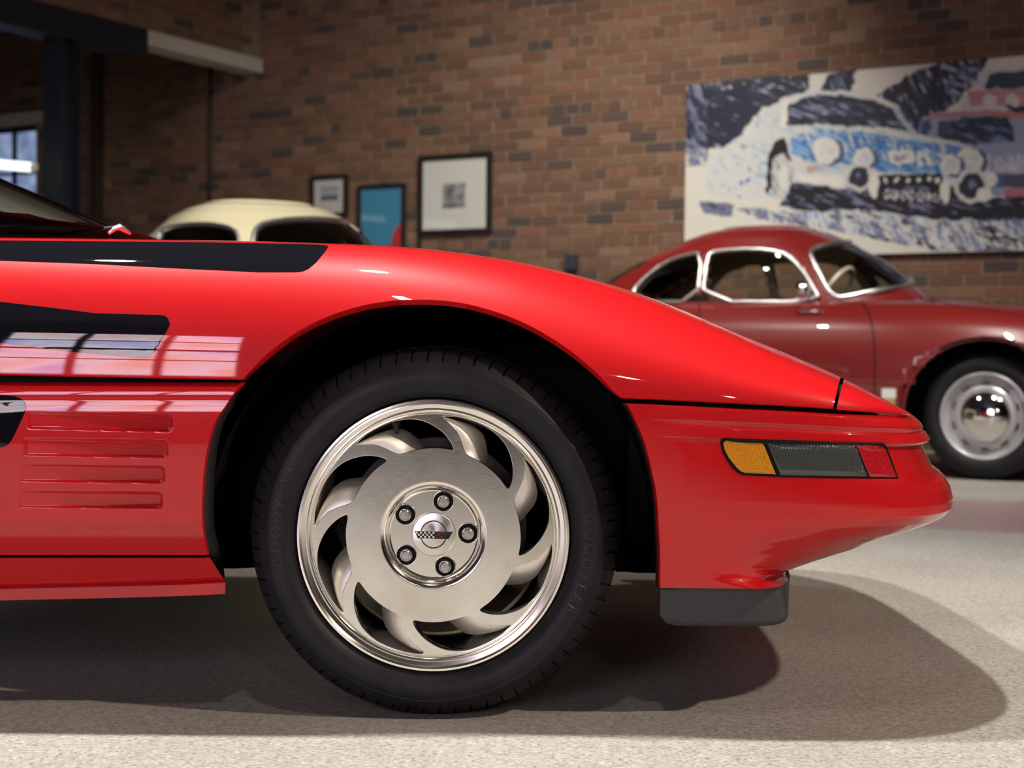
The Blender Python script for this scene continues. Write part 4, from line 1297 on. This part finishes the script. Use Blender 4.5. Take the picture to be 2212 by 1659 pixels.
if all(q):
    mr = obj('mirror_stalk', *tube(q, 0.006, 8), M['chrome'], pc_, local=True)
    c = q[-1] + Vector((0, -0.02, 0.005))
    V, Fc = tube([c + Vector((0.03, 0, 0)), c + Vector((0.02, 0, 0)), c + Vector((-0.03, 0, 0)), c + Vector((-0.035, 0, 0))], [0.02, 0.045, 0.05, 0.04], 14)
    obj('mirror_shell', V, Fc, M['chrome'], mr, local=True)
q = onb(1750, 672, 0.01)
if q is not None: obj('door_handle', *tube([q + Vector((-0.07, 0, 0)), q + Vector((-0.05, -0.02, 0)), q + Vector((0.05, -0.02, 0)), q + Vector((0.07, 0, 0))], 0.009, 8), M['chrome'], pc_, local=True)
line('wiper', [(1880, 634), (1930, 625), (1965, 612)], 0.006, M['steel'], 0.02)

# ---- cream coupe standing behind the red car
th2 = rad(60.0)
WIN_C = [('door_window', [(330, 560), (345, 500), (365, 491), (400, 485), (439, 483), (475, 486), (500, 493), (514, 505), (522, 560)]),
         ('windscreen', [(545, 560), (548, 506), (556, 492), (575, 481), (635, 473), (700, 473), (763, 482), (812, 493), (836, 505), (848, 527), (850, 560)])]
bc = P(560, 700, 8.05)
Fd2 = Vector((math.cos(th2), -math.sin(th2), 0))
base2 = Vector((bc.x, bc.y, 0)) + Fd2 * 1.42
cc_, line2, onb2, _, _ = coupe('cream_coupe', 'cream vintage coupe with chrome window frames standing behind the red sports car', base2, -th2, 'cream', WIN_C, AXZ, False)

# ================================================================== PICTURES ON THE BRICK WALL
def vnoise(x, y, seed=0):
    # smooth value noise on arrays
    r = np.random.RandomState(seed).rand(64, 64)
    xi, yi = np.floor(x).astype(int), np.floor(y).astype(int); fx, fy = x - xi, y - yi
    fx, fy = fx * fx * (3 - 2 * fx), fy * fy * (3 - 2 * fy)
    g = lambda a, b: r[a % 64, b % 64]
    return (g(xi, yi) * (1 - fx) + g(xi + 1, yi) * fx) * (1 - fy) + (g(xi, yi + 1) * (1 - fx) + g(xi + 1, yi + 1) * fx) * fy
def fbm(x, y, seed=0, o=4):
    s, a = 0, 0.5
    for k in range(o):
        s = s + a * vnoise(x * 2 ** k, y * 2 ** k, seed + k); a *= 0.5
    return s / 0.94
def poly_mask(X, Y, poly):
    m = np.zeros(X.shape, bool); n = len(poly); j = n - 1
    for i in range(n):
        xi, yi = poly[i]; xj, yj = poly[j]
        if yi != yj:
            c = ((yi > Y) != (yj > Y)) & (X < (xj - xi) * (Y - yi) / (yj - yi) + xi)
            m ^= c
        j = i
    return m
def ell(X, Y, cx, cy, rx, ry): return ((X - cx) / rx) ** 2 + ((Y - cy) / ry) ** 2 < 1
def picture_mesh(name, quad, nx, ny, painter, mt, parent):
    # quad: function (s,t)->world; painter(s,t arrays)->rgb
    S, T = np.meshgrid(np.linspace(0, 1, nx), np.linspace(0, 1, ny))
    rgb = painter(S, T)
    V = [quad(s, t) for s, t in zip(S.ravel(), T.ravel())]
    _, Fc = grid([[0] * nx] * ny)
    o = obj(name, V, [tuple(reversed(q)) for q in Fc], mt, parent, smooth=False)
    at = o.data.attributes.new('paint', 'FLOAT_COLOR', 'POINT')
    col = np.ones((nx * ny, 4), np.float32); col[:, :3] = rgb.reshape(-1, 3)
    at.data.foreach_set('color', col.ravel())
    return o
def frame_parts(E, a0, a1, z0, z1, fw, depth, mt):
    for (b0, b1, c0, c1) in ((a0, a1, z1 - fw, z1), (a0, a1, z0, z0 + fw), (a0, a0 + fw, z0 + fw, z1 - fw), (a1 - fw, a1, z0 + fw, z1 - fw)):
        o = obj('frame_bar', *wbox(b0, b1, c0, c1, 0.012, depth), mt, E, smooth=False)
        bevel(o, 0.004)

# ---- large rally painting; its drawing is laid out in the photo crop and carried onto the canvas plane
CS = 772.0 / 2212.0
def crop(x, y): return (1440 + x * CS, 80 + y * CS)
PO = 0.055
aL, zT = WPX(1483, 186, PO); _, zB = WPX(2080, 544, PO)
_, zT2 = WPX(2200, 119, PO); zT = (zT + zT2) / 2
aR = WPX(2278, 300, PO)[0]
PT = thing('rally_painting', 'wide unframed canvas painting of a blue rally car in snow on the brick wall', 'painting', W((aL + aR) / 2, zB, 0))
o = obj('stretcher', *wbox(aL, aR, zB, zT, 0.014, PO - 0.001), M['white'], PT, smooth=False)
def cr2(pts):   # crop px -> canvas (a, z)
    return [WPX(*crop(x, y), PO) for x, y in pts]
def paint_rally(S, T):
    A = aL + (aR - aL) * S; Z = zT + (zB - zT) * T
    # world -> crop px, vectorised
    pts = np.stack([A * WC - WS * PO, WD - A * WS - WC * PO, Z - H], -1)
    R = np.array(RC)
    q = pts @ R
    X = (CX - FPX * q[..., 0] / q[..., 2] - 1440) / CS
    Y = (CY + FPX * q[..., 1] / q[..., 2] - 80) / CS
    # brushy warp
    X0, Y0 = X, Y
    wx = (fbm(X0 / 40, Y0 / 40, 11) - .5) * 34; wy = (fbm(X0 / 40, Y0 / 40, 31) - .5) * 34
    X = X0 + wx; Y = Y0 + wy
    st = fbm((X0 + Y0 * .6) / 90, (Y0 - X0 * .35) / 16, 5)     # streaky strokes
    st2 = fbm((X0 - Y0 * .5) / 16, (Y0 + X0 * .4) / 80, 77)
    C = np.zeros(S.shape + (3,)); C[:] = (0.60, 0.59, 0.52)
    def put(mask, col, soft=None):
        C[mask] = col
    navy, slate, ice, blue, lblue, white, red, black = (0.020, 0.022, 0.042), (0.15, 0.17, 0.27), (0.40, 0.46, 0.58), (0.045, 0.16, 0.40), (0.18, 0.36, 0.60), (0.66, 0.66, 0.59), (0.40, 0.08, 0.09), (0.010, 0.010, 0.016)
    pm = lambda p: poly_mask(X, Y, p)
    # dark forest, upper left and centre
    d1 = pm([(60, 280), (430, 260), (900, 215), (870, 330), (720, 380), (600, 440), (520, 520), (450, 640), (330, 690), (90, 690)])
    put(d1, navy); put(d1 & (st > .60), (0.045, 0.05, 0.08)); put(d1 & (st > .74), ice); put(d1 & (X0 < 250) & (st2 > .56), slate)
    put(d1 & (Y0 < 320) & (st2 > .70), white)
    d2 = pm([(950, 330), (1000, 230), (1170, 200), (1165, 270), (1140, 330)]); put(d2, navy); put(d2 & (st2 > .6), slate)
    d3 = pm([(1290, 370), (1400, 300), (1560, 200), (1700, 160), (2010, 120), (1920, 260), (1800, 400), (1700, 480), (1560, 600), (1500, 620), (1440, 420)])
    put(d3, navy); put(d3 & (st2 > .62), slate); put(d3 & (st2 > .73), white)
    d4 = pm([(1700, 160), (2010, 130), (1900, 300), (1780, 440), (1720, 300)]); put(d4 & (st > .54), slate); put(d4 & (st > .66), ice)
    # snow bank left, dirty strokes
    lo = Y0 > 640 + 0 * X0
    put((X0 < 260) & lo & (Y0 < 800) & (st > .52), slate); put((X0 < 260) & lo & (Y0 < 800) & (st < .36), navy)
    # far car, top right
    put(pm([(1830, 420), (1900, 330), (1980, 200), (2300, 180), (2300, 470), (1830, 470)]), (0.52, 0.50, 0.50)); put(pm([(1870, 330), (2300, 320), (2300, 420), (1880, 430)]), (0.45, 0.22, 0.24))
    put(pm([(1960, 320), (1995, 225), (2400, 190), (2400, 315)]), (0.03, 0.05, 0.09))
    for cx in (2000, 2140): put(ell(X, Y, cx, 395, 45, 45), (0.55, 0.54, 0.52))
    put(pm([(2080, 430), (2400, 420), (2400, 470), (2150, 475)]), navy)
    # second car
    put(pm([(1550, 600), (1590, 490), (1700, 465), (2130, 455), (2400, 500), (2400, 980), (1900, 980), (1700, 820), (1560, 640)]), (0.24, 0.28, 0.40))
    put(pm([(1600, 485), (1900, 462), (2130, 455), (2400, 490), (2400, 510), (1900, 480), (1600, 505)]), (0.42, 0.16, 0.16))
    put(pm([(1560, 600), (1590, 520), (1640, 510), (1620, 610)]), (0.03, 0.06, 0.14))
    w2 = pm([(1660, 630), (1690, 525), (1900, 495), (2115, 490), (2165, 640), (1900, 665)]); put(w2, (0.022, 0.03, 0.06)); put(w2 & (st > .62), (0.12, 0.17, 0.28))
    put(pm([(2020, 740), (2400, 720), (2400, 830), (2020, 830)]) & (st2 > .42), (0.45, 0.46, 0.48))
    put(pm([(2040, 850), (2400, 840), (2400, 930), (2060, 930)]), (0.06, 0.06, 0.09)); put(pm([(2090, 940), (2400, 930), (2400, 990), (2100, 1010)]), (0.36, 0.12, 0.14))
    # main car body
    body = [(230, 850), (250, 745), (340, 690), (450, 620), (560, 480), (720, 380), (900, 335), (1150, 335), (1330, 375), (1450, 460), (1545, 590), (1700, 635), (1860, 665), (1990, 740), (2000, 860), (1720, 900), (1300, 860), (1150, 910), (1100, 935), (830, 900), (780, 990), (400, 1000), (260, 960)]
    b = pm(body); put(b, (0.56, 0.57, 0.54)); put(b & (st > .64), (0.40, 0.50, 0.58)); put(b & (st > .73), lblue); put(b & (st2 > .70), (0.36, 0.46, 0.55))
    put(b & (X0 < 620) & (fbm(X0 / 30, Y0 / 45, 3) > .74), blue)
    hood = pm([(760, 620), (960, 575), (1250, 590), (1520, 610), (1700, 655), (1850, 690), (1720, 850), (1340, 835), (1220, 800), (1080, 790), (880, 770), (780, 730)])
    put(hood, lblue); put(hood & (st > .47), blue); put(hood & (st2 > .62), (0.50, 0.54, 0.56)); put(pm([(1240, 600), (1560, 600), (1840, 670), (1560, 640)]), (0.55, 0.57, 0.55))
    sc = pm([(735, 545), (760, 420), (860, 368), (1050, 358), (1250, 388), (1390, 440), (1500, 585), (1350, 565), (1100, 550), (900, 545)])
    put(sc, navy); put(sc & (st > .60), (0.07, 0.08, 0.14)); put(sc & (st > .70), (0.24, 0.28, 0.38)); put(pm([(760, 520), (1000, 500), (1300, 560), (1290, 570), (1000, 515)]), black)
    put(pm([(1400, 430), (1440, 440), (1540, 600), (1500, 590)]), (0.32, 0.40, 0.48))
    # pillars and roof edge
    put(pm([(700, 560), (730, 400), (760, 400), (735, 560)]), white)
    # front wheel
    put(pm([(610, 960), (630, 740), (665, 650), (725, 620), (755, 690), (770, 760), (700, 760), (650, 880), (640, 980)]), black)
    put(ell(X, Y, 712, 870, 68, 145), (0.50, 0.50, 0.49)); put(ell(X, Y, 712, 870, 68, 145) & (st2 > .55), (0.22, 0.22, 0.26)); put(ell(X, Y, 720, 870, 30, 80), (0.60, 0.60, 0.57))
    # bumper
    put(pm([(800, 850), (1100, 860), (1100, 930), (830, 890)]), white); put(pm([(860, 800), (960, 790), (930, 830), (870, 830)]), (0.45, 0.30, 0.28))
    # lamps
    for (cx, cy, r) in ((990, 700, 84), (1220, 750, 64), (1870, 765, 82), (1755, 795, 62), (2010, 880, 42)):
        put(ell(X, Y, cx + 22, cy + 8, r + 12, r + 4), (0.06, 0.10, 0.20)); put(ell(X, Y, cx, cy, r, r), white); put(ell(X, Y, cx + 8, cy + 10, r * .7, r * .7) & (st > .5), (0.50, 0.53, 0.55))
    for (cx, cy, r) in ((1188, 868, 62), (1890, 922, 80)):
        put(ell(X, Y, cx, cy, r * 1.35, r * 1.35), (0.55, 0.55, 0.53)); put(ell(X, Y, cx, cy, r, r), navy); put(ell(X, Y, cx, cy - 10, r * .35, r * .35), slate)
    put(ell(X, Y, 1960, 975, 45, 42), white)
    # grille, plate, shadow under the car
    put(pm([(780, 900), (1100, 940), (1330, 850), (1705, 850), (1720, 900), (2000, 1000), (2400, 980), (2400, 1130), (1700, 1130), (1200, 1060), (900, 1085), (700, 1050)]), black)
    sh_ = pm([(780, 900), (1100, 940), (1330, 900), (2400, 990), (2400, 1130), (1200, 1070), (700, 1060)]); put(sh_ & (st > .63), slate)
    for cx, cy, r in ((1188, 868, 62), (1890, 922, 80)):
        put(ell(X, Y, cx, cy, r * 1.35, r * 1.35), (0.55, 0.55, 0.53)); put(ell(X, Y, cx, cy, r, r), navy); put(ell(X, Y, cx, cy - 10, r * .3, r * .3), slate)
    put(ell(X, Y, 1280, 920, 30, 80), white); put(ell(X, Y, 1725, 950, 30, 80), white); put(ell(X, Y, 1960, 975, 45, 42), white)
    for cx in (1355, 1420, 1490, 1560, 1630, 1680): put(ell(X, Y, cx, 885, 14, 14), white)
    # marks on the white plate and on the number plate
    put(pm([(1370, 710), (1520, 700), (1545, 780), (1390, 785)]), white); put(pm([(1395, 735), (1495, 725), (1505, 765), (1410, 768)]) & (st2 > .45), (0.30, 0.30, 0.36))
    for cx in (1560, 1610): put(pm([(cx - 14, 700), (cx + 10, 700), (cx + 26, 795), (cx + 2, 795)]), white)
    for i, cx in enumerate((1360, 1410, 1465, 1510, 1570, 1620, 1670)):
        put(ell(X, Y, cx, 975 + i * 3, 22, 34) & (fbm(X0 / 14, Y0 / 14, 9) > .5), (0.55, 0.55, 0.55))
    # ground strokes
    gr = (Y0 > 1010) & (Y0 < 1330)
    g1 = gr & poly_mask(X, Y, [(200, 1010), (420, 1030), (400, 1110), (230, 1090)]); put(g1, slate); put(g1 & (st > .5), navy)
    lowband = poly_mask(X, Y, [(600, 1080), (900, 1080), (1200, 1060), (1700, 1130), (2400, 1130), (2400, 1330), (1700, 1330), (1200, 1230), (800, 1160)])
    put(lowband & (st < .42), navy); put(lowband & (st > .55), ice)
    put(lowband & (st2 > .60), slate); put(lowband & (st2 < .30), white)
    put(poly_mask(X, Y, [(430, 1060), (620, 1060), (820, 1150), (780, 1170), (560, 1120)]) & (st2 > .45), slate)
    return C
picture_mesh('painted_canvas', lambda s, t: W(aL + (aR - aL) * s, zT + (zB - zT) * t, PO), 620, 260, paint_rally, M['canvas'], PT)

# ---- three framed pictures
def framed(name, label, px0, px1, pyT, pyB, fw, painter, nx, ny, extra=None, matw=None):
    a0, z1 = WPX(px0, pyT, 0.04); a1, z0 = WPX(px1, pyB, 0.04)
    E = thing(name, label, 'picture', W((a0 + a1) / 2, z0, 0), group='framed pictures on the brick wall')
    frame_parts(E, a0, a1, z0, z1, fw, 0.045, M['frame'])
    obj('backing', *wbox(a0 + fw * .5, a1 - fw * .5, z0 + fw * .5, z1 - fw * .5, 0.014, 0.026), M['frame'], E, smooth=False)
    picture_mesh('print', lambda s, t: W(a0 + fw + (a1 - a0 - 2 * fw) * s, z1 - fw - (z1 - z0 - 2 * fw) * t, 0.028), nx, ny, painter, M['print'], E)
    return E, (a0, a1, z0, z1)
def p_white(S, T):
    C = np.zeros(S.shape + (3,)); C[:] = (0.56, 0.57, 0.52)
    m_ = (S > .31) & (S < .67) & (T > .34) & (T < .70)
    u, v = (S - .31) / .36, (T - .34) / .36
    g_ = 0.30 + 0.18 * (fbm(S * 9, T * 9, 4, 2) - .5)
    for (cx, cy, rx, ry, k) in ((.28, .42, .16, .30, -.17), (.45, .22, .12, .25, -.12), (.78, .55, .12, .12, -.15), (.55, .90, .50, .09, -.17), (.06, .88, .10, .12, -.13), (.95, .08, .10, .10, -.12), (.6, .4, .25, .12, .08)):
        g_ = g_ + k * np.exp(-((u - cx) / rx) ** 2 - ((v - cy) / ry) ** 2)
    C[m_] = np.clip(g_, .03, .5)[m_][:, None] * np.array([1.0, 1.0, .97])
    C[(S > .34) & (S < .66) & (abs(T - .80) < .008)] = (0.44, 0.44, 0.42)
    return C
def p_small(S, T):
    C = np.zeros(S.shape + (3,)); C[:] = (0.48, 0.47, 0.45)
    m_ = (S > .22) & (S < .80) & (T > .20) & (T < .62)
    C[m_] = (0.30, 0.33, 0.40); C[m_ & (T > .48)] = (0.10, 0.12, 0.12); C[m_ & (T < .30)] = (0.28, 0.28, 0.30)
    return C
def p_poster(S, T):
    C = np.zeros(S.shape + (3,)); C[:] = (0.055, 0.22, 0.36)
    C[(S - 1.15) ** 2 + ((T - .86) * 1.1) ** 2 < .17] = (0.42, 0.035, 0.05)
    C[poly_mask(S, T, [(.60, .95), (1.0, .55), (1.0, .95)])] = (0.42, 0.035, 0.05)
    return C
framed('framed_print', 'black framed print with wide white mount and small grey square image', 903, 1060, 337, 504, 0.045, p_white, 90, 96)
framed('framed_photo', 'small black framed landscape picture in a pale grey mount', 670, 749, 380, 468, 0.038, p_small, 50, 56)
framed('framed_poster', 'black framed blue poster with a red corner', 772, 873, 401, 560, 0.032, p_poster, 70, 110)
a0, z0 = WPX(906, 500, 0.03)
obj('display_pole', *tube([W(a0, 0.02, 0.03), W(a0, z0, 0.03)], 0.014, 8), M['frame'], label='thin black pole under the frame with the white mount', cat='pole')
